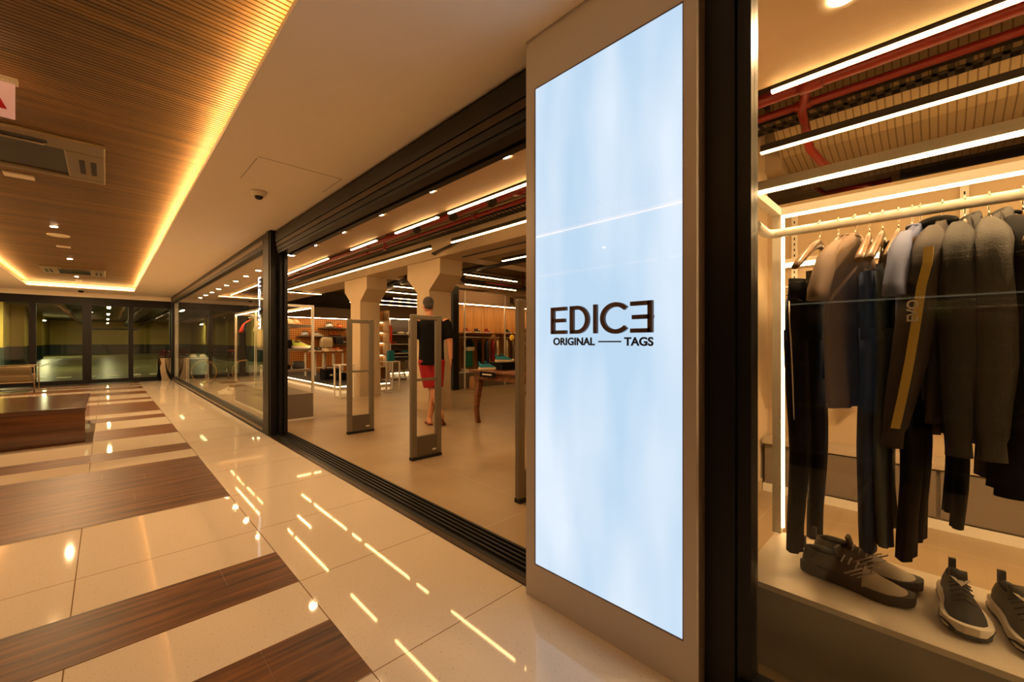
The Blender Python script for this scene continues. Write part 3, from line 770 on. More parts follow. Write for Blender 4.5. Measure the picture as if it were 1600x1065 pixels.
C_NAVY = F_('navy_cloth', (28, 34, 58))
C_INDIGO = F_('deep_blue_jersey', (30, 44, 76))
C_PERI = F_('periwinkle_jersey', (96, 104, 140))
C_TAUPE = F_('taupe_jersey', (122, 100, 82))
C_CHAR = F_('charcoal_fleece', (42, 39, 36), bump=.2, bscale=200)
C_GREYF = F_('grey_marl_fleece', (62, 58, 52), bump=.2, bscale=200)
C_DENIM = F_('washed_grey_denim', (84, 92, 98))
C_GREEN = F_('green_cloth', (16, 104, 84))
C_TEALB = F_('teal_bag_cloth', (20, 116, 136))
C_BLACKT = F_('black_jersey', (14, 13, 13), rough=.85, spec=.15)
C_YEL = F_('mustard_tape', (214, 182, 92))
C_BROWNJ = F_('dark_brown_jersey', (48, 38, 32))

PZ = 0.307
toew = mat('light_grey_toe_mesh', (176, 162, 142), .8, bump=.4, bscale=400)
def grey_runner(loc, rz, label):
    t = make_shoe('running_shoe', label, C_GRY, C_DSO, C_BLK, C_LAV, loc, rz, 'grey running shoes pair', tab=C_DSO, L=.315, knob=True)
    m = MB()
    rg = []
    for u, w, h in ((.60, .0485, .083), (.70, .0515, .070), (.82, .0495, .058), (.91, .0415, .0487), (.97, .0275, .0395), (1.0, .013, .031)):
        rg.append([((u - .5) * .315, w * math.cos(PI * k / 10) * (1 - .3 * math.sin(PI * k / 10)), .034 + (h - .034) * math.sin(PI * k / 10) ** .75) for k in range(11)])
    k = 11; vs = [p for r in rg for p in r]; fs = [(i * k + j, i * k + j + 1, (i + 1) * k + j + 1, (i + 1) * k + j) for i in range(len(rg) - 1) for j in range(k - 1)]
    m.add(vs, fs, True); o = m.build('toe_mesh', toew, None); o.parent = t
    m = MB()
    for s_ in (-1, 1):
        for i in range(3): m.tube([(-.02 + i * .018, s_ * .036, .052), (.03 + i * .018, s_ * .026, .088)], .0032, 6)
    o = m.build('side_strap', C_LAV, None); o.parent = t; o['kind'] = 'stuff'
    return t
grey_runner((1.955, 0.215, PZ), -PI / 2 - .12, 'grey running shoe with pale toe, nearer one of the pair on the plinth')
grey_runner((2.09, 0.20, PZ), -PI / 2 - .05, 'grey running shoe with pale toe, farther one half hidden behind its pair')
def eagle(parent, x, z, s, tilt):
    pol = [(-1.0, .55), (-.55, .42), (-.22, .12), (-.12, .30), (-.05, .18), (.05, .18), (.12, .30), (.22, .12), (.55, .42), (1.0, .55), (.75, .22), (.5, .0), (.3, -.18), (.12, -.36), (0, -.5), (-.12, -.36), (-.3, -.18), (-.5, 0), (-.75, .22)]
    m = MB(); m.prism([(a * s, b * s) for a, b in pol], 'X', 0, .0015)
    o = m.build('emblem', C_WHT, None); o.parent = parent; o.location = (x, 0, z); o.rotation_euler = (0, tilt, 0); return o
t = make_shoe('sneaker', 'black sneaker with winged emblem and white sole edge facing the window', C_BLK, C_WHT, C_BLACKT, C_BLK, (1.995, -.052, PZ + .001), PI + .12, tab=C_BLK, L=.30, outsole=C_BLK)
eagle(t, .002, .110, .024, -.6)
q = text('side_lettering', 'EA7', .016, (0, 0, 0), (0, 0, 0), C_WHT, None, .0005)
q.parent = t; q.location = (-.06, -.0365, .045); q.rotation_euler = (PI / 2, 0, 0)
t = make_shoe('sneaker', 'olive grey sneaker with white sole cut by the right edge of the frame', F_('olive_knit', (74, 70, 54)), C_WHT, C_BLACKT, C_BLK, (2.0, -.185, PZ + .001), PI + .25, tab=C_BLK, L=.30, outsole=C_BLK)
eagle(t, .002, .110, .024, -.6)

# ------------------------------------------------------------------ right-hand window display
t = thing('display_plinth', 'low light grey plinth under the clothes rail in the right window', 'plinth', (2.0, -.8, 0))
MB().box(1.75, 2.27, -2.2, .532, 0, PZ - .02).build('body', mat('grey_plinth_side', (128, 118, 104), .55), t)
MB().box(1.745, 2.275, -2.2, .535, PZ - .02, PZ).build('top_board', mat('pale_plinth_top', (196, 184, 164), .45), t)

def display_frame(x0, x1, y0, y1, z0, z1, label, mids=()):
    t = thing('display_rack', label, 'display rack', ((x0 + x1) / 2, (y0 + y1) / 2, z0))
    r = .0175
    def post(x, y): return MB().box(x - r, x + r, y - r, y + r, z0, z1).build('post', M_WHITE, t)
    for x in (x0, x1):
        for y in (y0, y1) + tuple(mids): post(x, y)
        MB().box(x - r, x + r, y0 + r, y1 - r, z1 - 2 * r, z1).build('top_rail', M_WHITE, t)
        MB().box(x - r * .6, x + r * .6, y0 + r, y1 - r, z1 - 2 * r - .008, z1 - 2 * r - .0005).build('light_strip', M_LEDR, t)
    for y in (y0, y1): MB().box(x0 + r, x1 - r, y - r, y + r, z1 - 2 * r, z1).build('top_rail', M_WHITE, t)
    for y, d in ((y1, -1),) if y0 < 0 else ((y0, 1),):
        MB().box(x1 + r * .55, x1 + r * .95, y + d * (r + .001), y + d * (r + .007), z0 + .02, z1 - 2 * r - .01).build('light_strip', M_LEDR, t)
    return t
display_frame(1.84, 2.27, -2.0, .53, PZ, 1.825, 'white tube display frame with light strips holding the clothes rail in the right window')
t = tag(MB().tube([(1.845, .505, 1.662), (1.90, .507, 1.662), (2.0, .512, 1.662), (2.035, .505, 1.662), (2.05, .48, 1.662), (2.05, -2.0, 1.662)], .0185, 14).build('garment_rail', M_WHITE), 'curved white garment rail carrying the row of hangers in the right window', 'clothes rail')

M_HANG = wood('hanger_wood', (92, 66, 40), (140, 106, 68), 'X', 2.0, 0.35)
M_HOOK = mat('hook_metal', (225, 215, 195), 0.18, 1.0)
RX, RZ = 2.05, 1.662
def make_hanger(label, loc, rz=0, m=None, group=None, clips=False, span=.215):
    """hook reaches over the rail; loc = rail axis point; arms along local x"""
    t = thing('clothes_hanger', label, 'hanger', (0, 0, 0), group)
    rg = []
    N = 18
    for i in range(N + 1):
        u = -1 + 2 * i / N; a = abs(u)
        x = span * u; z = -.070 - .112 * (a ** 1.55) ; th = .007 + .0095 * a; hh_ = .020 * (1 - .35 * a) if a > .08 else .022
        if a > .94: th *= .75; hh_ *= .7
        yy_ = .020 * a * a
        rg.append([(x, yy_ + th * math.cos(2 * PI * k / 10), z + hh_ * math.sin(2 * PI * k / 10)) for k in range(10)])
    MB().loft(rg).build('body', m or M_HANG, t)
    pts = [(0, 0, -.052), (0, 0, -.040), (.006, 0, -.032), (.010, 0, -.026)]
    pts = [(0, 0, -.055), (0, 0, -.040)] + [(.0235 * math.sin(a), 0, -.0235 * math.cos(a)) for a in [math.radians(d) for d in (20, 60, 100, 140, 180, 215, 245)]]
    MB().tube(pts, .0024, 7).build('hook', M_HOOK, t)
    if clips:
        MB().tube([(-.15, .0, -.20), (.15, 0, -.20)], .002, 6).tube([(-.0, 0, -.09), (0, 0, -.2)], .002, 6).build('clip_bar', M_HOOK, t)
        for s_ in (-1, 1): MB().box(s_ * .12 - .010, s_ * .12 + .010, -.010, .010, -.235, -.190).build('clip', M_HOOK, t)
    t.location = loc; t.rotation_euler = (0, 0, rz)
    return t

def shirt_mesh(width=.215, length=.66, sleeve='short', th=.030, hood=False, hem=0.0, seed=0, wide=1.0, drift=0.0):
    """hangs from hanger arms: shoulder line matches the hanger; local z=0 is the rail axis"""
    rnd = random.Random(seed)
    ph = [rnd.uniform(0, 6.3) for _ in range(6)]
    def sh(u): return -.048 - .112 * (abs(u) ** 1.55)
    m = MB(); n = 40
    rings = []
    rows = 16
    for j in range(rows + 1):
        v = j / rows; ring = []
        for k in range(n):
            a = 2 * PI * k / n; c = math.cos(a); s_ = math.sin(a)
            u = (abs(c) ** .7) * (1 if c >= 0 else -1)
            w = width * (1.02 - .10 * min(v * 3, 1) + hem * v) * wide
            topz = sh(u) + .006
            z = topz + (-length + .05 * 0 - topz) * v if v > 0 else topz
            fold = 1 + .45 * math.sin(9 * u + ph[0] + 2 * v) * v + .25 * math.sin(17 * u + ph[1]) * v
            t_ = (th * (.38 + .62 * min(1, v * 5))) * fold
            ring.append((w * u, t_ * (abs(s_) ** .8) * (1 if s_ >= 0 else -1) + .012 * math.sin(3 * v + ph[2]) * v + .018 * u * u, z))
        rings.append(ring)
    m.loft(rings)
    for sd in (-1, 1):
        if sleeve == 'none': continue
        x0 = sd * width * .93
        if sleeve == 'short': path = [(x0 * .55, 0, -.085, .010, .016), (x0 * .85, .0, -.122, .020, .022), (x0 * 1.02, 0, -.155, .034, .026), (x0 * 1.16, 0, -.21, .044, .028), (x0 * 1.28, .005, -.275, .050, .030), (x0 * 1.33, .005, -.315, .052, .031)]
        else:
            path = [(x0 * .45, 0, -.075, .010, .014), (x0 * .72, 0, -.105, .018, .026), (x0 * .92, 0, -.135, .028, .033), (x0 * 1.03, 0, -.17, .036, .040), (x0 * 1.07, .002, -.22, .040, .044), (x0 * 1.09, .004, -.29, .040, .046), (x0 * 1.08, .0, -.40, .036, .043), (x0 * 1.05, -.004, -.52, .034, .041), (x0 * 1.02, 0, -.64, .032, .038), (x0 * .99, 0, -.74, .029, .035), (x0 * .98, 0, -.755, .021, .028), (x0 * .97, 0, -.81, .021, .028)]
        rg = []
        for i, (x, y, z, a_, b_) in enumerate(path):
            y += drift * max(0, -z - .16) / .6 * (1 if sd < 0 else .3)
            rg.append([(x + a_ * math.cos(2 * PI * k / 14), y + .018 + b_ * (1 + .12 * math.sin(5 * i + k)) * math.sin(2 * PI * k / 14), z) for k in range(14)])
        m.loft(rg)
    if hood:
        rg = []
        for i in range(11):
            b = -1.15 + 2.3 * i / 10
            cx, cz = .105 * math.sin(b), -.012 - .085 * (1 - math.cos(b)) * 1.3
            rg.append([(cx + .032 * math.cos(2 * PI * k / 12) * (1 if abs(b) < .9 else .6), .004 + .040 * math.sin(2 * PI * k / 12), cz - .052 + .036 * math.cos(2 * PI * k / 12 + .8)) for k in range(12)])
        m.loft(rg)
    else:
        pts = [(.062 * math.cos(a), .012 + .020 * math.sin(a), -.060) for a in [2 * PI * k / 16 for k in range(17)]]
        m.tube(pts, .006, 6)
    return m
def trouser_mesh(w=.17, length=1.05, flare=0.0, th=.03, seed=0):
    rnd = random.Random(seed); p = rnd.uniform(0, 6)
    m = MB(); n = 20; rg = []
    for z, ww in ((0, w), (-.05, w * 1.02), (-.14, w * 1.12), (-.24, w * 1.16)):
        rg.append([(ww * math.cos(2 * PI * k / n), th * (1 + .2 * math.sin(k * 2 + p)) * math.sin(2 * PI * k / n), z) for k in range(n)])
    m.loft(rg)
    for s_ in (-1, 1):
        rg = []
        for i in range(10):
            v = i / 9; z = -.20 - (length - .20) * v
            hw = (w * .56) * (1 - .52 * v + flare * v); cx = s_ * (w * .56 + .012 * v)
            tt = (th * (1.0 - .25 * v))
            rg.append([(cx + hw * math.cos(2 * PI * k / 14), tt * (1 + .25 * math.sin(3 * k + 4 * v + p)) * math.sin(2 * PI * k / 14) + .006 * math.sin(6 * v + p), z) for k in range(14)])
        m.loft(rg)
    return m
def hang(name, label, cat, mesh, m, loc, rz=0, group=None):
    o = mesh.build(name, m); o.location = loc; o.rotation_euler = (0, 0, rz); tag(o, label, cat, group); return o

G_H = 'hangers on the right window rail'
hy = [(0.332, -.10), (.273, .05), (.222, -.20), (.180, .05), (.143, 0), (.100, .02), (.065, -.02), (.044, -.12), (-.010, 0), (-.062, 0), (-.115, .02), (-.185, .05)]
hl = ['wooden hanger farthest left on the window rail', 'wooden hanger second from the left on the window rail, with a black strap',
      'wooden hanger inside the taupe t-shirt', 'wooden clip hanger right of the taupe t-shirt', 'wooden clip hanger holding the washed denim trousers',
      'wooden hanger holding the strappy black top with teal edge', 'wooden clip hanger just left of the periwinkle t-shirt', 'wooden hanger inside the periwinkle t-shirt',
      'wooden hanger inside the dark jacket with yellow stripe', 'wooden hanger inside the charcoal hoodie', 'wooden hanger inside the grey marl hoodie', 'wooden hanger at the right edge of the window rail']
for i, ((y, a), lb) in enumerate(zip(hy, hl)):
    make_hanger(lb, (RX, y, RZ), a, None, G_H, clips=i in (0, 3, 4, 6))
t = hang('trousers', 'long black trousers with white side piping, farthest left on the window rail', 'trousers', trouser_mesh(.155, 1.07, 0, .030, 3), C_BLACKT, (RX, .375, RZ - .215), -.16)
pp = MB().tube([(-.178, -.004, -.03 - .06)] + [(-.196 + .0004 * k + (.004 * math.sin(k * .9)) + .0085 * k, -.012, -.16 - .0755 * k) for k in range(0, 12)], .0022, 6)
o = pp.build('piping', C_WHT); o.parent = t
o = hang('vest', 'black strappy top on the second hanger from the left', 'top', shirt_mesh(.12, .55, 'none', .022, seed=1, wide=1.15), C_BLACKT, (RX, .268, RZ - .05), .05)
o = hang('t_shirt', 'taupe short-sleeved t-shirt near the left of the window rail', 't-shirt', shirt_mesh(.215, .70, 'short', .024, seed=2), C_TAUPE, (RX, .222, RZ), -.20)
hang('trousers', 'deep blue trousers clipped behind the taupe t-shirt', 'trousers', trouser_mesh(.165, .98, .15, .030, 5), C_INDIGO, (RX, .180, RZ - .215), .05)
hang('trousers', 'washed grey denim trousers clipped in the middle of the window rail', 'trousers', trouser_mesh(.165, .95, .05, .030, 6), C_DENIM, (RX, .138, RZ - .215), 0)
t = hang('vest', 'black strappy top with teal edging in the middle of the rail', 'top', shirt_mesh(.12, .62, 'none', .024, seed=7, wide=1.2), C_BLACKT, (RX, .098, RZ - .045), .02)
o = MB().tube([(-.13, .0, -.10), (-.128, -.012, -.145), (-.12, -.014, -.30), (-.11, 0, -.36)], .005, 6).build('edging', mat('dusty_teal_edging', (90, 110, 100), .7)); o.parent = t
hang('trousers', 'wide black trouser shape put in for the dark reflection of a leg, just above the running shoes', 'trousers', trouser_mesh(.165, .97, .35, .030, 8), C_BLACKT, (RX, .060, RZ - .215), -.1)  # dark leg reflection in the glass, modelled as a hanging trouser shape
hang('t_shirt', 'periwinkle blue short-sleeved t-shirt in the middle of the window rail', 't-shirt', shirt_mesh(.215, .66, 'short', .024, seed=9), C_PERI, (RX, .044, RZ), -.12)
jt = hang('jacket', 'dark brown jacket with yellow sleeve stripe and white EVO lettering', 'jacket', shirt_mesh(.215, .72, 'long', .030, seed=10, drift=.085), C_BROWNJ, (RX, -.012, RZ), -.06)
m = MB(); rg = []
for (x, y, z) in [(-.206, .018, -.17), (-.214, .020, -.22), (-.218, .033, -.29), (-.216, .045, -.40), (-.210, .060, -.52), (-.204, .078, -.64), (-.198, .095, -.74)]:
    x -= .042
    rg.append([(x, y - .011, z), (x, y + .011, z), (x + .012, y + .011, z), (x + .012, y - .011, z)])
o = m.loft(rg, smooth=False).build('sleeve_stripe', C_YEL); o.parent = jt
q = text('sleeve_lettering', 'EVO', .036, (0, 0, 0), (0, 0, 0), C_WHT, None, .001, .001); q.parent = jt
q.location = (-.264, .040, -.400); q.rotation_euler = (PI / 2, -PI / 2, -PI / 2)
m = MB()
for zz in (-.048,): m.tube([(.05 * math.cos(2 * PI * k / 16), .012 + .034 * math.sin(2 * PI * k / 16), -.055) for k in range(17)], .018, 8)
o = m.build('collar', C_BLACKT); o.parent = jt
hang('hoodie', 'charcoal hoodie, left one of the two hoodies on the rail', 'hoodie', shirt_mesh(.215, .76, 'long', .032, True, seed=11), C_CHAR, (RX, -.062, RZ), 0)
hang('hoodie', 'grey marl hoodie, right one of the two hoodies on the rail', 'hoodie', shirt_mesh(.215, .78, 'long', .032, True, seed=12), C_GREYF, (RX, -.125, RZ), .02)
hang('jacket', 'long black jacket below the two hoodies in the right window', 'jacket', shirt_mesh(.20, .92, 'long', .045, seed=13), C_BLACKT, (RX + .02, -.172, RZ), .08)
hang('trousers', 'narrow black trousers below the jacket with yellow stripe', 'trousers', trouser_mesh(.13, .80, -.1, .020, 14), C_BLACKT, (RX, -.036, RZ - .26), .1)
for i, (yv, c, lb) in enumerate([(-.26, C_BLACKT, 'black top past the right edge of the frame on the window rail'), (-.34, C_CHAR, 'charcoal top farther along the window rail out of frame')]):
    make_hanger('wooden hanger past the frame edge, number %s outwards' % ('one', 'two')[i], (RX, yv, RZ), 0, None, G_H)
    hang('jacket', lb, 'jacket', shirt_mesh(.215, .74, 'long', .04, seed=20 + i), c, (RX, yv, RZ), 0)

# drawer bench and wall fittings behind the clothes
t = thing('drawer_bench', 'long low grey drawer bench behind the hanging clothes', 'cabinet', (3.93, -1.6, 0))
MB().box(3.83, 4.045, YB + .01, .985, .06, .385).build('body', M_GREY, t)
MB().box(3.80, 4.045, YB + .01, .995, .385, .42).build('top_board', mat('pale_bench_top', (176, 160, 138), .5), t)
MB().box(3.81, 4.045, YB + .01, .995, 0, .06).build('plinth_board', M_WHITE, t)
for y in (.35, -.35, -1.05, -1.75, -2.45): MB().box(3.812, 3.83, y - .34, y + .34, .075, .375).build('drawer_front', M_GREY, t)
def slot_rail(y, label):
    t = thing('slotted_rail', label, 'rail', (4.04, y, .42))
    MB().box(4.02, 4.05, y - .02, y + .02, .42, 2.25).build('strip', M_WHITE, t)
    m = MB(); z = .5
    while z < 2.2: m.box(4.017, 4.021, y - .004, y + .004, z, z + .02); z += .045
    o = m.build('slot', M_RUBBER, t); o['kind'] = 'stuff'
slot_rail(.82, 'white slotted wall strip at the left of the drawer bench')
slot_rail(-.12, 'white slotted wall strip in the middle of the drawer bench')
slot_rail(-1.06, 'white slotted wall strip at the right of the drawer bench')
tag(MB().box(3.70, 4.05, -3.8, .9, 1.80, 1.83).build('wall_shelf', M_WHITE), 'white upper shelf on the wall behind the clothes', 'shelf')
tag(MB().box(3.74, 3.76, -3.8, .88, 1.775, 1.797).build('shelf_light', M_LEDR), 'light strip under the white upper wall shelf', 'light')
BR = tag(MB().tube([(4.02, .86, 1.62), (3.78, .86, 1.62), (3.78, -2.6, 1.62), (4.02, -2.6, 1.62)], .012, 10).build('garment_rail', M_WHITE), 'white wall rail behind the drawer bench end', 'clothes rail')
bc = [(.78, C_INDIGO, 'blue'), (.70, C_NAVY, 'navy'), (.60, C_CORAL, 'coral'), (.45, C_BLACKT, 'black'), (.25, C_CHAR, 'charcoal'), (.02, C_TEALB, 'teal'), (-.18, C_WHT, 'white'), (-.36, C_LIME, 'yellow'), (-.50, C_REDC, 'red'), (-.66, C_BLACKT, 'plain black')]
M_HANGB = mat('black_plastic_hanger', (24, 20, 18), .3)
for i, (y, c, nm) in enumerate(bc):
    make_hanger('black hanger on the back wall rail with the %s top' % nm, (3.78, y, 1.62), 0, M_HANGB, 'hangers on the back wall rail', span=.19)
    hang('sports_vest', 'small %s sports top on the back wall rail' % nm, 'top', shirt_mesh(.19, .60, 'short' if i % 2 else 'none', .03, seed=30 + i), c, (3.78, y, 1.62), 0)
tag(MB().box(3.86, 4.0, -.55, -.20, .4205, .47).build('folded_cloth', C_LIME), 'yellow folded cloth on the drawer bench at the right edge', 'cloth')

# ------------------------------------------------------------------ left display frame with shelves (behind the post)
display_frame(1.875, 2.325, 6.87, 9.9, .40, 1.775, 'white display frame with light strips beside the left post', (8.35,))
t = thing('display_plinth', 'grey low plinth carrying the left display frame', 'plinth', (2.1, 8.4, 0))
MB().box(1.87, 2.33, 6.86, 9.92, .03, .40).build('body', M_GREY, t); MB().box(1.855, 2.345, 6.85, 9.93, 0, .03).build('base_board', M_WHITE, t)
for zz, nm in ((1.47, 'top'), (1.10, 'middle'), (.775, 'lowest')):
    tag(MB().box(1.895, 2.305, 6.89, 8.3, zz - .035, zz).build('display_shelf', M_GREY), nm + ' grey shelf in the left display frame', 'shelf')

def helmet(loc, c, label, s=1.0):
    t = thing('helmet', label, 'helmet', loc)
    rg = []
    for i in range(9):
        a = PI / 2 * i / 8; rg.append([(loc[0] + .085 * s * math.cos(a) * math.cos(2 * PI * k / 20), loc[1] + .11 * s * math.cos(a) * math.sin(2 * PI * k / 20), loc[2] + .02 + .10 * s * math.sin(a)) for k in range(20)])
    MB().loft(rg).build('shell', c, t)
    m = MB()
    for k in (-.04, 0, .04): m.box(loc[0] + k * s - .006, loc[0] + k * s + .006, loc[1] - .07 * s, loc[1] + .07 * s, loc[2] + .108 * s, loc[2] + .124 * s)
    o = m.build('vent', M_RUBBER, t); o['kind'] = 'stuff'
def cap(loc, c, label):
    t = thing('cap', label, 'cap', loc)
    MB().ball((loc[0], loc[1], loc[2] + .02), .085, (1, 1, .85), 18, 8).build('crown', c, t)
    MB().box(loc[0] - .06, loc[0] + .06, loc[1] - .16, loc[1] - .06, loc[2] + .004, loc[2] + .012).build('peak', c, t)
def bag(loc, sx, sy, sz, c, label, strap=True, rz=0):
    t = thing('bag', label, 'bag', (0, 0, 0))
    rg = []
    for z, k in ((0, .92), (.03, 1), (sz * .6, 1), (sz * .9, .93), (sz, .75)):
        rg.append([(sx / 2 * k * (abs(math.cos(a)) ** .4) * (1 if math.cos(a) > 0 else -1), sy / 2 * k * (abs(math.sin(a)) ** .4) * (1 if math.sin(a) > 0 else -1), z) for a in [2 * PI * (q + .5) / 20 for q in range(20)]])
    MB().loft(rg).build('body', c, t)
    if strap: MB().tube([(sx * .28 * math.cos(a), -.02, sz * .92 + sx * .30 * math.sin(a)) for a in [PI * q / 10 for q in range(11)]], .008, 8).build('strap', C_BLACKT, t)
    t.location = loc; t.rotation_euler = (0, 0, rz)
    return t
cap((2.02, 7.05, 1.47), C_CRM, 'cream cap on the top shelf of the left display frame')
cap((2.2, 7.3, 1.47), C_TAN, 'tan cap behind the cream one on the top shelf')
bag((2.0, 7.05, 1.10), .22, .14, .13, C_BLACKT, 'low black bag on the middle shelf of the left display frame', False)
make_shoe('sneaker', 'lime green sneaker on the middle shelf of the left display frame', C_LIME, C_WHT, C_BLK, C_WHT, (2.2, 7.0, 1.10), .3)
make_shoe('sneaker', 'white sneaker behind the lime one on the middle shelf', C_WHT, C_WHT, C_BLK, C_WHT, (2.2, 7.25, 1.10), .3)
bag((2.0, 7.5, 1.10), .2, .12, .25, C_BROWNJ, 'small dark backpack on the middle shelf', True)
bag((1.98, 7.1, .775), .18, .12, .07, C_BLACKT, 'flat black pouch on the lowest shelf of the left frame', False)
bag((2.2, 7.15, .775), .17, .14, .12, C_CHAR, 'charcoal pouch on the lowest shelf of the left frame', False)
hang('t_shirt', 'cream t-shirt hanging in the rear half of the left display frame', 't-shirt', shirt_mesh(.20, .62, 'short', .03, seed=41), C_CRM, (2.1, 8.7, 1.70), .8)
make_hanger('hanger of the cream t-shirt in the left display frame', (2.1, 8.7, 1.70), .8)
hang('t_shirt', 'coral red t-shirt hanging behind the left glass', 't-shirt', shirt_mesh(.19, .48, 'short', .03, seed=42), C_CORAL, (2.1, 9.55, 1.70), .5)
make_hanger('hanger of the coral t-shirt behind the left glass', (2.1, 9.55, 1.70), .5)
hang('jacket', 'long black coat hanging next to the coral t-shirt', 'jacket', shirt_mesh(.20, .95, 'long', .05, seed=43), C_BLACKT, (2.1, 9.3, 1.70), .5)
make_hanger('hanger of the long black coat behind the left glass', (2.1, 9.3, 1.70), .5)
tag(MB().tube([(2.1, 8.42, 1.70), (2.1, 9.9, 1.70)], .012, 8).build('garment_rail', M_WHITE), 'white rail with three garments in the left display frame', 'clothes rail')
G_W = 'white sneakers behind the left glass'
make_shoe('sneaker', 'white sneaker on the floor behind the left glass, nearer one', C_WHT, C_WHT, C_CRM, C_WHT, (1.95, 11.2, 0), 2.3, G_W, parent_scale=1.2)
make_shoe('sneaker', 'white sneaker on the floor behind the left glass, farther one', C_WHT, C_WHT, C_CRM, C_WHT, (2.02, 11.7, 0), 2.5, G_W, parent_scale=1.2)

# bicycle behind the left glass
def bicycle(loc, rz, label):
    t = thing('bicycle', label, 'bicycle', (0, 0, 0))
    gold = mat('bronze_wheel_rim', (150, 116, 60), .35, .4); fr_ = mat('dark_bike_frame', (34, 30, 28), .3)
    R = .34
    for x in (-.52, .52):
        ring = lambda r_, w: [(x + r_ * math.cos(2 * PI * k / 40), 0, R + r_ * math.sin(2 * PI * k / 40)) for k in range(41)]
        w_ = MB().tube(ring(R - .022, 0), .022, 8).build('tyre', gold, t)
        MB().tube(ring(R - .05, 0), .010, 6).build('rim', fr_, w_)
        sp = MB()
        for k in range(14):
            a = 2 * PI * k / 14; sp.tube([(x, 0, R), (x + (R - .05) * math.cos(a), 0, R + (R - .05) * math.sin(a))], .0025, 4)
        o = sp.build('spoke', M_CHROME, w_); o['kind'] = 'stuff'
    P = dict(bb=(-.08, 0, .30), st=(-.20, 0, .82), hd=(.36, 0, .86), hb=(.38, 0, .74), rw=(-.52, 0, .34), fw=(.52, 0, .34))
    MB().tube([P['bb'], P['st']], .018).tube([P['st'], P['hd']], .017).tube([P['bb'], P['hb']], .022).tube([P['hd'], P['hb']], .022).tube([P['bb'], P['rw']], .011).tube([P['st'], P['rw']], .010).build('frame', fr_, t)
    MB().tube([P['hb'], (.40, .0, .68), P['fw']], .014).build('fork', fr_, t)
    MB().tube([(.34, 0, .86), (.33, 0, .95), (.33, 0, .96)], .014).tube([(.34, -.30, .99), (.36, -.15, .96), (.36, .15, .96), (.34, .30, .99)], .013).build('handlebar', fr_, t)
    MB().tube([(-.20, 0, .82), (-.215, 0, .93)], .012).build('seat_post', M_CHROME, t)
    rg = []
    for u, w in ((-.13, .07), (-.06, .075), (.02, .04), (.13, .018)): rg.append([(-.21 + u, w * math.cos(2 * PI * k / 10), .95 + .02 * math.sin(2 * PI * k / 10)) for k in range(10)])
    MB().loft(rg).build('saddle', mat('red_saddle', (120, 40, 20), .4), t)
    MB().tube([(-.08, -.06, .30), (-.08, -.06, .14)], .01).tube([(-.08, .06, .30), (-.08, .06, .46)], .01).build('crank', M_CHROME, t)
    MB().box(-.13, -.03, -.12, -.06, .125, .145).build('pedal', fr_, t); MB().box(-.13, -.03, .06, .12, .455, .475).build('pedal', fr_, t)
    t.location = loc; t.rotation_euler = (0, 0, rz)
bicycle((2.48, 14.6, 0), math.radians(150), 'dark bicycle with bronze wheels displayed behind the left glass wall')
t = thing('side_table', 'white frame table beside the bicycle behind the left glass', 'table', (1.95, 15.4, 0))
MB().box(1.7, 2.2, 15.2, 15.6, .70, .73).build('top', M_WHITE, t)
for x in (1.72, 2.18):
    for y in (15.22, 15.58): MB().box(x - .015, x + .015, y - .015, y + .015, 0, .70).build('leg', M_WHITE, t)
helmet((1.85, 15.4, .73), C_WHT, 'white helmet on the frame table, left one of two', 1.0)
helmet((2.08, 15.4, .73), C_WHT, 'white helmet on the frame table, right one of two', 1.0)

# ------------------------------------------------------------------ wooden table with trainers (right of the man)
t = thing('wooden_table', 'dark wooden table with curved legs, part hidden by the last gate', 'table', (4.4, 4.05, 0))
MB().box(3.87, 4.95, 3.2, 4.90, .755, .79).build('table_top', M_TABLE, t, bevel=.006)
MB().box(3.93, 4.89, 3.26, 4.84, .65, .755).build('apron', M_TABLE, t)
for x, y, sx in ((3.98, 4.80, -1), (4.84, 4.80, 1), (3.98, 3.3, -1), (4.84, 3.3, 1)):
    rg = []
    for z, dx, r in ((.75, 0, .050), (.60, -.02 * sx, .048), (.42, .010 * sx, .040), (.22, .035 * sx, .032), (.06, .015 * sx, .030), (0, .0, .032)):
        rg.append([(x - sx * abs(dx) * 0 + dx * 1.0 + r * a, y + r * b, z) for a, b in ((-1, -1), (1, -1), (1, 1), (-1, 1))])
    MB().loft(rg, smooth=False).build('leg', M_TABLE, t, bevel=.008)
make_shoe('trainer', 'teal trainer with cream sole lying on the wooden table', C_TEAL, C_CRM, C_BLK, C_TEAL, (4.02, 4.62, .79), -.3, 'teal trainers', tab=C_TEAL)
tag(MB().box(4.10, 4.42, 4.40, 4.68, .79, .90).build('shoe_box', C_BLACKT), 'black box on the wooden table under the upper teal trainer', 'box')
make_shoe('trainer', 'teal trainer with cream sole standing on the black box', C_TEAL, C_CRM, C_BLK, C_TEAL, (4.24, 4.50, .90), -.3, 'teal trainers', tab=C_TEAL)
t = thing('price_tag', 'small black tag with white lettering on the wooden table edge', 'tag', (3.9, 4.4, .73))
MB().box(3.855, 3.869, 4.30, 4.62, .70, .775).build('plate', C_BLACKT, t)
MB().box(3.853, 3.855, 4.36, 4.56, .73, .748).build('print', C_WHT, t)
t = thing('dried_flower_vase', 'vase of dried stems and yellow flower on the wooden table', 'vase', (4.18, 4.05, .79))
MB().lathe([(.055, 0), (.075, .05), (.07, .14), (.04, .20), (.05, .23)], (4.18, 4.05, .79), 20).build('vase', mat('smoky_vase', (110, 88, 60), .15), t)
st = MB(); lf = MB(); rnd = random.Random(4)
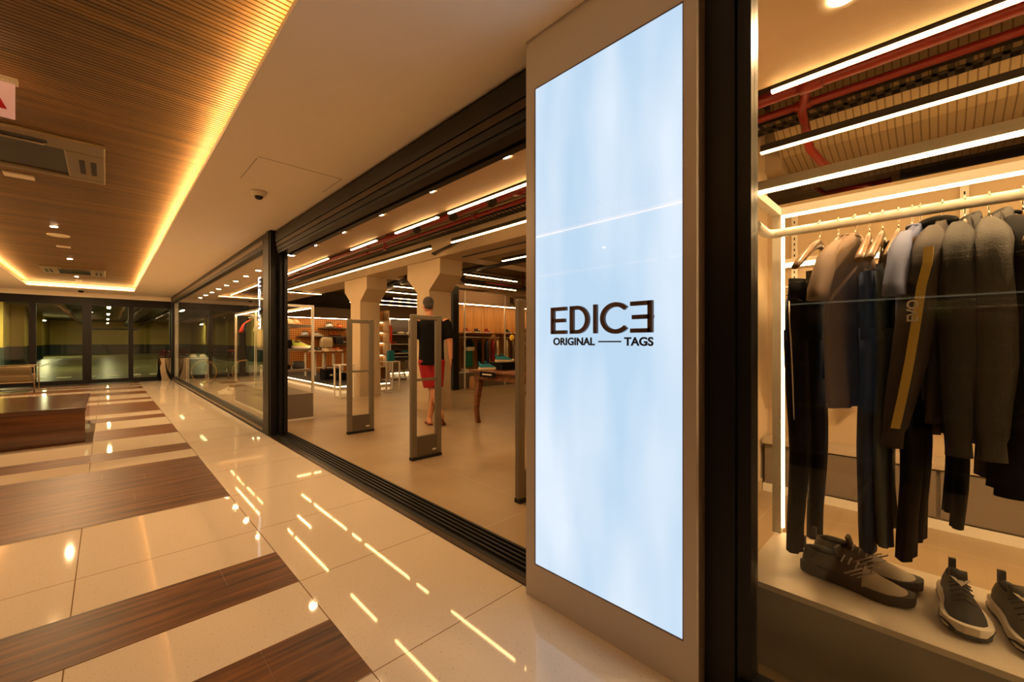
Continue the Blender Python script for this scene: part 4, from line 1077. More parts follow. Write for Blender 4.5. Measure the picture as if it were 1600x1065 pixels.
for k in range(26):
    a = rnd.uniform(0, 6.28); r = rnd.uniform(.03, .20); h = rnd.uniform(.35, .62)
    x, y = 4.18 + r * math.cos(a), 4.05 + r * math.sin(a)
    st.tube([(4.18, 4.05, .95), (4.18 + r * .4 * math.cos(a), 4.05 + r * .4 * math.sin(a), .79 + h * .55), (x, y, .79 + h)], .004, 5)
    for q in range(3):
        f = .6 + .2 * q; lf.ball((4.18 + r * f * math.cos(a), 4.05 + r * f * math.sin(a), .79 + h * (f + .02)), .02, (.6, .6, 1.6), 8, 5)
st.build('stem', mat('dry_stem', (120, 84, 44), .8), t)['kind'] = 'stuff'; lf.build('leaf', mat('dry_leaf', (96, 68, 36), .8), t)['kind'] = 'stuff'
MB().ball((4.02, 4.12, 1.26), .035, (1, 1, 1.2)).build('flower', mat('yellow_flower', (214, 178, 40), .7), t)
make_shoe('trainer', 'beige trainer on the low shelf left of the wooden table', C_CRM, C_WHT, C_BLK, C_WHT, (6.75, 8.62, .42), -.5)

# ------------------------------------------------------------------ running wall at the back (RU ...)
Y0, Y1 = 8.5, 9.0
t = thing('shelving_unit', 'shelving wall with lit oak back and RU lettering on its fascia', 'shelving', (8.4, 8.8, 0))
MB().box(6.38, 10.45, Y0, Y1, 2.19, 2.53).build('fascia', mat('beige_fascia', (168, 140, 116), .6), t)
MB().box(6.38, 10.45, Y1, Y1 + .04, 0, 2.53).build('back_panel', M_OAK, t)
MB().box(6.40, 10.45, Y0 + .02, Y0 + .05, 2.172, 2.188).build('light_strip', mat_led('bay_strip', (1, .60, .24), 30), t)
MB().box(6.38, 10.45, Y0 + .06, Y1, 0.0, .40).build('drawer_base', M_GREY, t)
MB().box(6.38, 10.45, Y0 + .04, Y1, .40, .42).build('base_board', M_WHITE, t)
for x in (6.60, 8.02, 9.4):
    MB().box(x - .015, x + .015, Y0 - .01, Y0 + .02, .0, 2.5).build('upright', M_WHITE, t)
for x in (6.38,):
    for z, a, b in ((1.44, 6.38, 7.95), (1.44, 8.1, 10.4)):
        MB().box(a, b, Y0 + .06, Y1, z - .035, z).build('shelf', M_TABLE, t)
text('lettering', 'R', .27, (8.20, Y0 - .012, 2.27), (PI / 2, 0, 0), C_BLK, t, .01, .004)
text('lettering', 'U', .27, (8.46, Y0 - .012, 2.27), (PI / 2, 0, 0), C_BLK, t, .01, .004)
t = thing('black_pillar', 'slim black pillar between the concrete column and the running shelves', 'pillar', (6.3, 8.7, 0))
MB().box(6.20, 6.375, 8.45, 9.05, 0, 2.6).build('shaft', M_BLACK, t); MB().box(6.18, 6.40, 8.43, 9.07, 0, .03).build('foot', M_RUBBER, t)
sc_ = [(6.85, C_REDC, 'red'), (7.22, C_BLK, 'black'), (7.58, C_REDC, 'crimson'), (8.35, C_BLK, 'black and pink'), (8.75, C_CRM, 'cream'), (9.15, C_LIME, 'lime')]
for i, (x, c, nm) in enumerate(sc_):
    make_shoe('trainer', '%s trainer on the upper running shelf, number %s from the left' % (nm, ['one', 'two', 'three', 'four', 'five', 'six'][i]), c, C_WHT, C_BLK, C_WHT, (x, 8.72, 1.44), .25, 'trainers on the running shelf')
tag(MB().tube([(6.45, 8.66, 1.33), (7.95, 8.66, 1.33)], .012, 8).build('garment_rail', M_WHITE), 'white rail under the upper running shelf, left of the upright', 'clothes rail')
tag(MB().tube([(8.1, 8.66, 1.33), (10.3, 8.66, 1.33)], .012, 8).build('garment_rail', M_WHITE), 'white rail under the upper running shelf, right of the upright', 'clothes rail')
bay = [(6.88, C_GREEN, 'green and black sports shirt', 't-shirt', 1.1), (7.25, C_BLACKT, 'black sports jacket', 'jacket', 1.0), (7.50, C_NAVY, 'navy sports jacket', 'jacket', 1.0), (7.72, C_REDC, 'crimson sports shirt', 't-shirt', .9), (7.88, C_CRM, 'cream sports shirt', 't-shirt', 1.0),
       (8.25, C_CRM, 'pale patterned shirt', 't-shirt', 1.0), (8.5, C_TAUPE, 'taupe sports shirt', 't-shirt', 1.0), (8.8, C_BLACKT, 'black sports shirt', 't-shirt', 1.0), (9.1, C_WHT, 'white sports shirt', 't-shirt', 1.0)]
for i, (x, c, nm, cat, s_) in enumerate(bay):
    make_hanger('black hanger of the %s on the running wall' % nm, (x, 8.66, 1.33), .30 if i == 0 else .95, M_HANGB, 'hangers on the running wall', span=.17)
    o = hang('sports_shirt' if cat == 't-shirt' else 'sports_jacket', nm + ' hanging on the running wall', cat, shirt_mesh(.17, .72 * s_, 'short' if cat == 't-shirt' else 'long', .035, seed=60 + i), c, (x, 8.66, 1.33), .30 if i == 0 else .95)
    if i == 0:
        o2 = shirt_mesh(.174, .26, 'short', .039, seed=60); q = o2.build('black_yoke', C_BLACKT); q.parent = o
        q = MB().box(-.165, .165, -.05, .05, -.36, -.26).build('white_band', C_WHT); q.parent = o
bag((6.75, 8.25, 0), .3, .2, .33, C_TAN, 'tan bag standing on the floor by the black pillar', True)

# ------------------------------------------------------------------ far wall displays
t = thing('shelving_unit', 'far shelving wall with orange perforated panel at the left of the shop', 'shelving', (5.9, 16.7, 0))
MB().box(3.6, 7.5, 16.4, 16.95, 2.12, 2.52).build('fascia', mat('grey_brown_fascia', (112, 92, 76), .6), t)
MB().box(3.6, 7.5, 16.42, 16.45, 2.10, 2.118).build('light_strip', mat_led('far_strip', (1, .70, .36), 34), t)
MB().box(4.9, 7.5, 16.85, 16.95, 0, 2.1).build('perforated_panel', grid_mat('perforated_orange_panel', (226, 150, 66), (150, 92, 34), .08, .08, .02, 'XZ', .6), t)
MB().box(3.6, 4.9, 16.85, 16.95, 0, 2.1).build('mirror_panel', M_GREY, t)
for x0, x1, z in ((5.1, 6.15, 1.42), (6.25, 7.4, 1.42), (5.1, 6.2, 1.0), (6.25, 7.4, 1.12), (5.9, 7.0, 1.75)): MB().box(x0, x1, 16.5, 16.85, z - .03, z).build('shelf', M_GREY, t)
M_SILV = mat('silver_helmet', (170, 170, 170), .3, .3)
helmet((5.35, 16.65, 1.42), M_SILV, 'silver helmet on the left shelf of the far wall', 1.6)
helmet((6.25, 16.65, 1.75), M_SILV, 'silver helmet on the topmost shelf of the far wall', 1.7)
helmet((6.65, 16.65, 1.75), C_ORN, 'orange helmet on the topmost shelf of the far wall', 1.4)
helmet((7.1, 16.65, 1.42), M_SILV, 'silver helmet on the right shelf of the far wall', 1.7)
make_shoe('trainer', 'white shoe on the left shelf of the far wall', C_WHT, C_WHT, C_BLK, C_WHT, (5.85, 16.65, 1.42), .2, parent_scale=1.4)
make_shoe('trainer', 'orange shoe on the right shelf of the far wall', C_ORN, C_DSO, C_BLK, C_ORN, (6.5, 16.65, 1.42), .2, parent_scale=1.5)
make_shoe('trainer', 'white shoe on the lower right shelf of the far wall', C_WHT, C_DSO, C_BLK, C_BLK, (6.8, 16.65, 1.12), .2, parent_scale=1.5)
bag((6.1, 16.55, 1.0), .45, .3, .38, C_CRM, 'cream round bag on the far wall shelf', False)
bag((6.6, 16.55, 1.12), .3, .2, .28, C_CHAR, 'dark patterned backpack on the far wall shelf', False)
# table with white legs in front of it
t = thing('display_table', 'brown top display table with white frame legs in front of the orange wall', 'table', (5.6, 13.6, 0))
MB().box(4.45, 5.45, 13.2, 14.0, .86, .90).build('table_top', M_TABLE, t)
for x in (4.5, 4.8, 5.1, 5.4):
    MB().box(x - .02, x + .02, 13.25, 13.29, .13, .86).build('leg', M_WHITE, t); MB().box(x - .02, x + .02, 13.92, 13.96, .13, .86).build('leg', M_WHITE, t)
MB().box(4.5, 5.4, 13.25, 13.27, .40, .43).build('stretcher', M_WHITE, t)
for i, (x, y, c, nm) in enumerate([(4.55, 13.4, C_TAN, 'tan'), (4.74, 13.5, C_BLK, 'black'), (4.94, 13.4, C_CRM, 'cream'), (5.13, 13.45, C_TAN, 'light tan'), (5.32, 13.4, C_ORN, 'orange')]):
    make_shoe('trainer', '%s shoe lying on the white-legged display table' % nm, c, C_CRM, C_BLK, C_WHT, (x, y, .90), -1.3 + .1 * i, parent_scale=1.1)
# black platform with light under its edge
t = thing('display_platform', 'low black platform with light strip glowing under its edge', 'platform', (5.2, 13, 0))
MB().box(4.10, 5.5, 10.4, 16.3, .09, .13).build('deck', mat('dark_deck', (34, 30, 26), .5), t)
MB().box(4.16, 5.44, 10.46, 16.24, 0, .09).build('core', M_GREY, t)
MB().box(4.09, 4.11, 10.38, 16.3, .075, .098).box(4.11, 5.5, 10.38, 10.40, .075, .098).build('light_strip', mat_led('platform_strip', (1, .66, .30), 9), t)
t = thing('bag_box', 'black box-shaped bag on the low black platform', 'bag', (4.62, 12.3, .13))
MB().box(4.42, 4.88, 12.1, 12.5, .13, .42).build('body', C_BLACKT, t, bevel=.02); MB().tube([(4.5, 12.3, .42), (4.55, 12.3, .50), (4.75, 12.3, .50), (4.8, 12.3, .42)], .012, 8).build('handle', C_BLACKT, t)
MB().box(4.56, 4.64, 12.095, 12.10, .24, .28).build('label_patch', C_WHT, t)
bag((4.75, 11.8, .13), .3, .25, .2, C_BLACKT, 'slumped black bag beside the box bag on the platform', True)

# cash desk behind the farther column
t = thing('service_desk', 'tall dark grey service desk behind the farther column', 'desk', (6.0, 12.8, 0))
MB().prism([(5.78, 0), (6.28, 0), (6.28, 1.12), (5.66, 1.12)], 'Y', 12.5, 13.2).build('body', mat('desk_bronze_panel', (78, 66, 52), .4, .3), t)
MB().box(5.62, 6.30, 12.45, 13.25, 1.12, 1.16).build('counter', M_BLACK, t)
# lit cabinet column with glowing shelves beside the desk
t = thing('lit_niche', 'tall narrow cabinet with glowing shelves behind the first gate', 'cabinet', (5.9, 11.2, 0))
for a in ((5.38, 5.41), (5.79, 5.82)): MB().box(a[0], a[1], 11.0, 11.35, 0.14, 2.1).build('side_panel', M_BEAM, t)
for z in (.5, .85, 1.2, 1.5, 1.8): MB().box(5.41, 5.79, 11.0, 11.35, z - .02, z).build('shelf', M_BEAM, t)
MB().box(5.41, 5.79, 11.34, 11.36, .14, 2.1).build('back_panel', M_OAK, t)
for z in (.83, 1.18, 1.48, 1.78): MB().box(5.43, 5.77, 11.3, 11.32, z - .022, z - .012).build('light_strip', mat_led('niche_strip', (1, .72, .38), 12), t)

# white cube frames with bag
def frame_table(x, y, w, h, label):
    t = thing('frame_stand', label, 'stand', (x, y, 0)); r = .014
    for a in (-1, 1):
        for b in (-1, 1): MB().box(x + a * w / 2 - r, x + a * w / 2 + r, y + b * w / 2 - r, y + b * w / 2 + r, 0, h).build('leg', M_WHITE, t)
    MB().box(x - w / 2 - r, x + w / 2 + r, y - w / 2 - r, y + w / 2 + r, h, h + .015).build('top', M_WHITE, t)
    MB().box(x - w / 2, x + w / 2, y - w / 2, y - w / 2 + .02, 0, .02).box(x - w / 2, x + w / 2, y + w / 2 - .02, y + w / 2, 0, .02).build('foot_bar', M_WHITE, t)
frame_table(4.95, 9.35, .34, .72, 'white tube stand carrying the teal bag, between column and gate')
bag((4.98, 9.35, .735), .18, .12, .26, C_TEALB, 'teal bag on the white tube stand', False)
frame_table(3.70, 9.0, .30, .70, 'white tube stand directly left of the farther gate')

def wire_stool(x, y, r, h, label):
    t = thing('wire_table', label, 'table', (x, y, 0))
    MB().lathe([(r * 1.25, h), (r * 1.25, h + .03)], (x, y, 0), 28).build('table_top', M_BLACK, t)
    m = MB()
    for k in range(30):
        a = 2 * PI * k / 30
        m.tube([(x + r * .95 * math.cos(a), y + r * .95 * math.sin(a), .01), (x + r * .50 * math.cos(a + .25), y + r * .50 * math.sin(a + .25), h * .62), (x + r * .75 * math.cos(a + .4), y + r * .75 * math.sin(a + .4), h)], .006, 4)
    o = m.build('wire_base', mat('bronze_wire', (120, 98, 66), .35, .5), t); o['kind'] = 'stuff'
    m = MB(); m.tube([(x + r * .95 * math.cos(2 * PI * k / 24), y + r * .95 * math.sin(2 * PI * k / 24), .01) for k in range(25)], .01, 6); m.build('base_ring', M_BRONZE, t)
wire_stool(6.68, 12.0, .25, .70, 'round black-topped table with flared wire base between the columns')

t = thing('shelving_unit', 'far white-framed shelving with folded clothes between the columns', 'shelving', (9.2, 16.6, 0))
MB().box(7.6, 10.45, 16.4, 16.95, 2.22, 2.75).build('fascia', mat('grey_brown_fascia', (112, 92, 76), .6), t)
MB().box(7.6, 10.45, 16.42, 16.45, 2.19, 2.215).build('light_strip', mat_led('far_strip', (1, .70, .36), 34), t)
MB().box(7.6, 10.45, 16.9, 16.95, 0, 2.2).build('back_panel', mat('dark_back', (70, 56, 44), .6), t)
MB().box(7.6, 10.45, 16.45, 16.9, 0, .4).build('base_cabinet', M_GREY, t)
for x in (8.72, 9.62, 10.3): MB().box(x - .02, x + .02, 16.38, 16.42, 0, 2.2).build('upright', M_WHITE, t)
for z in (.72, 1.12, 1.55): MB().box(8.6, 10.4, 16.45, 16.9, z - .03, z).build('shelf', M_WHITE, t)
for i, (x, z, c, nm) in enumerate([(9.0, 1.55, C_BLK, 'black'), (9.35, 1.55, C_CRM, 'cream'), (9.75, 1.55, C_CRM, 'second cream'), (8.95, 1.12, C_REDC, 'bright red'), (9.35, 1.12, C_GREYF, 'grey'), (9.1, .72, C_BLACKT, 'low black'), (9.55, .72, C_TEALB, 'teal')]):
    tag(MB().ball((x, 16.62, z + .052), .05, (3.0, 3, 1), 14, 6).build('folded_clothes', c), '%s folded clothes on the far white-framed shelves' % nm, 'clothes', 'folded clothes on the far shelves')
hang('jacket', 'coral red jacket hanging beside the far white shelves', 'jacket', shirt_mesh(.20, .85, 'long', .05, seed=77), C_CORAL, (8.50, 16.2, 2.0), .2)
make_hanger('hanger of the coral jacket by the far shelves', (8.5, 16.2, 2.0), .2)
tag(MB().tube([(8.5, 16.0, 2.0), (8.5, 16.9, 2.0)], .012, 8).build('garment_rail', M_WHITE), 'short white arm holding the coral jacket on the far wall', 'clothes rail')
tag(MB().box(7.4, 8.1, 13.9, 14.5, .0, .12).box(7.39, 8.11, 13.88, 13.90, .02, .10).build('low_plinth', M_GREY), 'small grey plinth on the floor behind the white tube stand', 'plinth')
tag(MB().box(7.38, 8.12, 13.86, 13.879, .03, .08).build('plinth_light', mat_led('platform_strip', (1, .66, .30), 9)), 'glowing strip along the small plinth deep in the shop', 'light')

# ================================================================== PERSON
def cap_tube(mb, p0, p1, r0, r1, seg=14):
    p0, p1 = Vector(p0), Vector(p1); d = (p1 - p0); L = d.length; d.normalize()
    pts = []; rr = []
    for k in range(4): a = PI / 2 * k / 4; pts.append(p0 - d * r0 * math.cos(a)); rr.append(max(r0 * math.sin(a), r0 * .05))
    for k in range(1, 8): f = k / 8; pts.append(p0 + (p1 - p0) * f); rr.append(r0 + (r1 - r0) * f)
    for k in range(4, -1, -1): a = PI / 2 * k / 4; pts.append(p1 + d * r1 * math.cos(a)); rr.append(max(r1 * math.sin(a), r1 * .05))
    mb.tube(pts, rr, seg)
def chain(mb, pts):
    for (p0, r0), (p1, r1) in zip(pts[:-1], pts[1:]): cap_tube(mb, p0, p1, r0, r1)
def ell(mb, c, rx, ry, rz): mb.ball(c, 1.0, (rx, ry, rz), 20, 14)
def remesh(o, vox, smooth=2):
    for md in list(o.modifiers): o.modifiers.remove(md)
    r = o.modifiers.new('remesh', 'REMESH'); r.mode = 'VOXEL'; r.voxel_size = vox; r.use_smooth_shade = True
    s_ = o.modifiers.new('smooth', 'SMOOTH'); s_.iterations = smooth; s_.factor = .5
M_SKIN = mat('tanned_skin', (196, 134, 96), .5, vary=.03)
M_HAIR = mat('dark_greying_hair', (58, 50, 44), .7, bump=.6, bscale=120)
man = thing('person', 'man in black t-shirt, red shorts and flip-flops walking into the shop', 'person', (0, 0, 0))
b = MB()
# torso core, neck, head (facing +y, turned left)
ell(b, (0, 0, 1.02), .165, .115, .15); ell(b, (0, 0, 1.20), .150, .105, .18); ell(b, (0, .0, 1.38), .180, .115, .17)
chain(b, [((-.02, -.01, 1.47), .065), ((-.035, .005, 1.58), .058)])
ell(b, (-.05, .015, 1.695), .076, .094, .112); ell(b, (-.066, .075, 1.64), .050, .045, .055)
ell(b, (-.093, .105, 1.668), .013, .018, .017)                      # nose
for s_ in (-1, 1):                                                  # ears
    ell(b, (-.05 + s_ * .074, .005 - s_ * .012, 1.675), .010, .020, .030)
# arms: left hangs slightly forward, right hangs and swings back
chain(b, [((-.205, 0, 1.455), .060), ((-.265, .02, 1.19), .045), ((-.275, .09, .955), .030)])
chain(b, [((.205, 0, 1.455), .060), ((.262, -.03, 1.19), .045), ((.278, -.06, .955), .030)])
def hand(mb, w, d, s_):
    """w wrist, d direction down, s_ = +1 thumb towards +x"""
    w = Vector(w); d = Vector(d).normalized(); f = Vector((0, 1, 0)); f = (f - d * f.dot(d)).normalized(); n = d.cross(f)
    pc = w + d * .055
    for k in range(4):
        base = w + d * .085 + f * (.028 - .019 * k); cap_tube(mb, w + d * .015 + f * (.016 - .010 * k), base, .014, .0105, 8)
        l = (.036, .042, .039, .030)[k]
        m1 = base + d * l + n * .004 * s_; m2 = m1 + d * l * .7 + n * .014 * s_
        cap_tube(mb, base, m1, .0098, .0088, 8); cap_tube(mb, m1, m2, .0088, .0072, 8)
    b0 = w + d * .03 + f * .022; b1 = b0 + f * .028 + d * .022 + n * .008 * s_; b2 = b1 + d * .03 + f * .008 + n * .006 * s_
    cap_tube(mb, b0, b1, .014, .0115, 8); cap_tube(mb, b1, b2, .0115, .009, 8)
hand(b, (-.275, .09, .95), (-.02, .22, -1), 1); hand(b, (.278, -.06, .95), (.03, -.08, -1), -1)
# legs: right one planted, left one trailing with heel lifted and crossing behind
chain(b, [((.085, 0, .93), .095), ((.045, .07, .52), .058)]); ell(b, (.05, .052, .40), .052, .06, .10)
chain(b, [((.045, .06, .50), .052), ((-.03, .02, .10), .036)])
chain(b, [((-.085, 0, .93), .095), ((.0, .02, .53), .060)]); ell(b, (.035, -.03, .42), .050, .058, .10)
chain(b, [((.0, .015, .52), .052), ((.145, -.13, .18), .036)])
def foot(mb, ankle, toe, roll=0):
    a = Vector(ankle); t_ = Vector(toe); d = (t_ - a); dh = Vector((d.x, d.y, 0)).normalized()
    heel = a - dh * .045 + Vector((0, 0, -.045)) if abs(t_.z - a.z) < .12 else a + Vector((0, 0, -.02)) - dh * .05
    ball_ = t_ - dh * .05
    chain(mb, [(a, .036), (heel, .030), (ball_, .030)]); chain(mb, [(a, .036), ((a + ball_) / 2 + Vector((0, 0, .012)), .036), (ball_, .033)])
    side = Vector((dh.y, -dh.x, 0))
    for k in range(5): cap_tube(mb, ball_ + side * (.028 - .014 * k), t_ + side * (.026 - .014 * k) - dh * .006 * abs(k - 1), .013, (.013, .010, .009, .009, .008)[k] * .9, 7)
foot(b, (-.03, .02, .085), (-.09, .20, .035)); foot(b, (.145, -.13, .175), (.16, .03, .04))
body = b.build('body', M_SKIN, man); remesh(body, .008, 3)
h = MB(); ell(h, (-.046, -.004, 1.738), .080, .094, .084); ell(h, (-.036, -.046, 1.690), .068, .052, .066)
hair = h.build('hair', M_HAIR, man)
# trim the hair away from face and neck with a rounded hairline
bm = bmesh.new(); bm.from_mesh(hair.data)
for v in bm.verts:
    if v.co.y > .055 and v.co.z < 1.745: v.co.y = .05; v.co.x = -.046 + (v.co.x + .046) * .80
    if v.co.z < 1.645: v.co.z = 1.645 + (v.co.z - 1.645) * .2
bm.to_mesh(hair.data); bm.free(); remesh(hair, .007, 2)
sh = MB()
ell(sh, (0, 0, 1.385), .198, .132, .165); ell(sh, (0, -.004, 1.23), .180, .128, .21); ell(sh, (0, .0, 1.46), .155, .085, .06)
rg = []
for z, rx, ry in ((1.40, .185, .125), (1.28, .182, .130), (1.12, .176, .128), (1.0, .180, .130), (.90, .186, .134), (.855, .190, .137)):
    rg.append([(rx * math.cos(2 * PI * k / 28) * (1 + .02 * math.sin(5 * k)), ry * math.sin(2 * PI * k / 28) * (1 + .02 * math.sin(3 * k)), z) for k in range(28)])
sh.loft(rg)
sh.tube([(-.185, 0, 1.475), (-.215, 0, 1.42), (-.243, .01, 1.32), (-.262, .016, 1.225)], [.066, .080, .074, .072], 18)
sh.tube([(.185, 0, 1.475), (.215, 0, 1.42), (.243, -.012, 1.32), (.260, -.022, 1.225)], [.066, .080, .074, .072], 18)
sh.tube([(-.02, -.008, 1.44), (-.026, -.004, 1.525)], [.085, .068], 18)
shirt = sh.build('t_shirt', C_BLACKT, man); remesh(shirt, .009, 3)
so = MB()
ell(so, (0, 0, .93), .182, .132, .12)
so.tube([(.085, 0, .93), (.070, .03, .72), (.060, .055, .545)], [.112, .108, .102], 20)
so.tube([(-.085, 0, .93), (-.050, .008, .72), (-.018, .018, .545)], [.112, .108, .102], 20)
so_ = so.build('shorts', C_REDC, man); remesh(so_, .009, 3)
for (hx, hy_, hz, tx, ty, tz) in ((-.01, -.03, .012, -.09, .20, .012), (.135, -.165, .105, .165, .05, .012)):
    d = Vector((tx - hx, ty - hy_, 0)).normalized(); sd_ = Vector((d.y, -d.x, 0)); rg = []
    for u, w in ((0, .02), (.06, .034), (.4, .034), (.75, .045), (.93, .038), (1, .015)):
        c = Vector((hx, hy_, hz)).lerp(Vector((tx, ty, tz)), u)
        if hz > .05 and u > .6: c.z = .012
        rg.append([tuple(c + sd_ * w + Vector((0, 0, -.010))), tuple(c - sd_ * w + Vector((0, 0, -.010))), tuple(c - sd_ * w + Vector((0, 0, .008))), tuple(c + sd_ * w + Vector((0, 0, .008)))])
    MB().loft(rg, smooth=False).build('flip_flop', mat('brown_flip_flop', (96, 40, 34), .6), man)
man.location = (3.37, 5.12, 0.0); man.rotation_euler = (0, 0, math.radians(-40)); man.scale = (1.0, 1.0, 1.02)

# ================================================================== CORRIDOR FURNITURE
t = thing('wooden_bench', 'low polished wooden block bench at the left of the corridor', 'bench', (-.75, 8.0, 0))
MB().box(-1.40, -.18, 7.18, 9.05, .0, .375).build('base', M_BENCH, t)
MB().box(-1.41, -.172, 7.165, 9.06, .375, .42).build('seat_top', M_BENCH, t, bevel=.006)
t = thing('armchair', 'armchair with light metal frame and olive upholstery beyond the bench', 'chair', (-1.6, 15.5, 0))
M_UPH = mat('olive_upholstery', (92, 76, 48), .8)
M_FRM = mat('brushed_chair_frame', (170, 150, 116), .3, .6)
for y in (15.0, 15.95):
    m = MB(); m.tube([(-1.22, y, 0), (-1.22, y, .62), (-1.98, y, .62), (-1.98, y, 0)], .013, 8)
    m.build('side_frame', M_FRM, t)
MB().box(-1.98, -1.22, 15.0, 15.03, .24, .265).build('stretcher', M_FRM, t)
MB().box(-1.95, -1.25, 15.03, 15.93, .26, .42).build('seat', M_UPH, t, bevel=.03)
MB().box(-1.93, -1.27, 15.04, 15.16, .26, .60).build('backrest', M_UPH, t, bevel=.03)
MB().box(-1.93, -1.80, 15.16, 15.9, .42, .58).build('armrest_cushion', M_UPH, t, bevel=.02)
t = thing('armchair', 'second armchair at the very left edge behind the bench', 'chair', (-2.3, 13.5, 0))
for y in (12.9, 13.7):
    m = MB(); m.tube([(-1.95, y, 0), (-1.95, y, .62), (-2.5, y, .62), (-2.5, y, 0)], .013, 8); m.build('side_frame', M_FRM, t)
MB().box(-2.48, -1.98, 12.93, 13.68, .26, .42).build('seat', M_UPH, t, bevel=.03); MB().box(-2.48, -1.98, 12.93, 13.05, .26, .6).build('backrest', M_UPH, t, bevel=.03)
t = thing('planter', 'tall chrome cylinder planter by the white pier, with dark red plant', 'planter', (1.30, 17.0, 0))
MB().lathe([(.17, 0), (.17, .69), (.175, .70), (.155, .70), (.15, .64)], (1.30, 16.95, 0), 32).build('cylinder', M_CHROME, t)
m = MB(); rnd = random.Random(3)
for k in range(70):
    a = rnd.uniform(0, 6.28); r = rnd.uniform(0, .17); z = .68 + rnd.uniform(0, .30) * (1 - r * 2.2)
    m.ball((1.30 + r * math.cos(a), 16.95 + r * math.sin(a), z), .035, (1, 1, .5), 7, 4)
o = m.build('foliage', mat('dark_red_leaf', (66, 22, 20), .5), t); o['kind'] = 'stuff'

# camera tripod standing under the view (shows in the window reflections)
t = thing('camera_tripod', 'black camera tripod mirrored faintly in the right window', 'tripod', (0, 0, 0))
for i, (a, r_) in enumerate([(math.radians(55), .60), (math.radians(175), .60), (math.radians(295), .60)]):
    fx_, fy_ = r_ * math.cos(a), r_ * math.sin(a)
    mid = (fx_ * .52 - .03, fy_ * .52, .50)
    m = MB().tube([(fx_ * .06 - .03, fy_ * .06, 1.0), mid], .017, 8).tube([mid, (fx_ - .03, fy_, .015)], .012, 8)
    m.build('leg', M_RUBBER, t); MB().tube([(mid[0] + fx_ * .02, mid[1] + fy_ * .02, mid[2] - .03), (mid[0] - fx_ * .02, mid[1] - fy_ * .02, mid[2] + .03)], .024, 10).build('leg_lock', M_RUBBER, t)
MB().tube([(-.03, 0, .80), (-.03, 0, 1.06)], .015, 8).build('centre_column', M_RUBBER, t)
MB().box(-.09, .0, -.04, .04, 1.04, 1.10).build('head', M_RUBBER, t, bevel=.008)

# shop across the corridor, mirrored in the right window
o = struct('window_3', MB().box(-1.80, -1.70, YB, 4.8, 0, .12).box(-1.80, -1.70, YB, 4.8, 2.45, CZ).box(-1.80, -1.70, -1.45, -1.38, 0, CZ).box(-1.80, -1.70, 2.2, 2.27, 0, CZ).box(-1.80, -1.70, 4.73, 4.8, 0, CZ), M_BLACK)
MB().box(-1.76, -1.752, YB, 4.8, .12, 2.45).build('pane', mat_glass('opposite_glass', (.85, .88, .85), 1.5, 4.0), o)
struct('wall_opposite', MB().box(-2.6, -2.5, YB, 4.8, 0, CZ).box(-2.6, -1.8, 4.8, 4.9, 0, CZ), M_DARKF)
t = thing('product_shelf', 'dim shelf of boxed goods in the shop across the corridor', 'shelf', (-2.35, -.3, 0))
for z in (.5, .95, 1.38, 1.62): MB().box(-2.5, -2.2, -2.2, 1.6, z, z + .02).build('shelf_board', M_GREY, t)
MB().box(-2.22, -2.20, -2.2, 1.6, 1.60, 1.615).build('light_strip', mat_led('opposite_strip', (1, .8, .5), 2), t)
rnd = random.Random(9)
cols = [(C_CRM, 'cream'), (C_TAN, 'tan'), (C_REDC, 'red'), (C_LIME, 'lime'), (C_WHT, 'white'), (C_TEALB, 'teal')]
y = -2.1; k = 0
ordn = ['first', 'second', 'third', 'fourth', 'fifth', 'sixth', 'seventh', 'eighth', 'ninth', 'tenth', 'eleventh', 'twelfth', 'thirteenth', 'fourteenth']
while y < 1.45 and k < 14:
    w = rnd.uniform(.12, .2); c, nm = cols[k % 6]
    tag(MB().box(-2.42, -2.27, y, y + w, 1.401, 1.401 + rnd.uniform(.1, .17)).build('product_box', c), '%s box, %s along the dim shelf across the corridor' % (nm, ordn[k]), 'box', 'boxes across the corridor')
    y += w + .07; k += 1

# ================================================================== PARKING GARAGE beyond the doors
GX0, GX1, GY0, GY1 = -3.9, 9.0, YF + .14, 60.0
M_ASPH = mat('garage_floor_coating', (112, 108, 70), .30, vary=.10, scale=.8)
M_YELW = mat('yellow_garage_wall', (226, 194, 96), .6, vary=.05, scale=1.0)
M_DADO = mat('petrol_dado_paint', (36, 56, 56), .5)
struct('floor_garage', MB().box(-6, GX1, GY0, GY1, -.12, -.02), M_ASPH)
struct('ceiling_garage', MB().box(-6, GX1, GY0, GY1, 3.3, 3.4), mat('garage_ceiling', (90, 84, 64), .8))
struct('wall_garage_far', MB().box(-6, GX1, GY1, GY1 + .1, .95, 3.3), M_YELW)
struct('trim_13', MB().box(-6, GX1, GY1 - .02, GY1 + .1, -.02, .95).box(GX0 - .1, GX0 + .02, GY0, GY1, -.02, .95).box(GX1 - .02, GX1 + .1, GY0, GY1, -.02, .95), M_DADO)
struct('wall_garage_left', MB().box(GX0 - .1, GX0, GY0, GY1, .95, 3.3), M_YELW)
struct('wall_garage_right', MB().box(GX1, GX1 + .1, GY0, GY1, .95, 3.3), M_YELW)
for i, y in enumerate((24, 30, 37, 46)):
    t = thing('garage_pillar', '%s pillar along the left garage wall, yellow above dark green' % ['nearest', 'second', 'third', 'farthest'][i], 'pillar', (GX0 + .3, y, 0))
    MB().box(GX0 + .02, GX0 + .55, y - .3, y + .3, .95, 3.3).build('upper_shaft', M_YELW, t); MB().box(GX0 + .02, GX0 + .57, y - .31, y + .31, -.02, .95).build('painted_base', M_DADO, t)
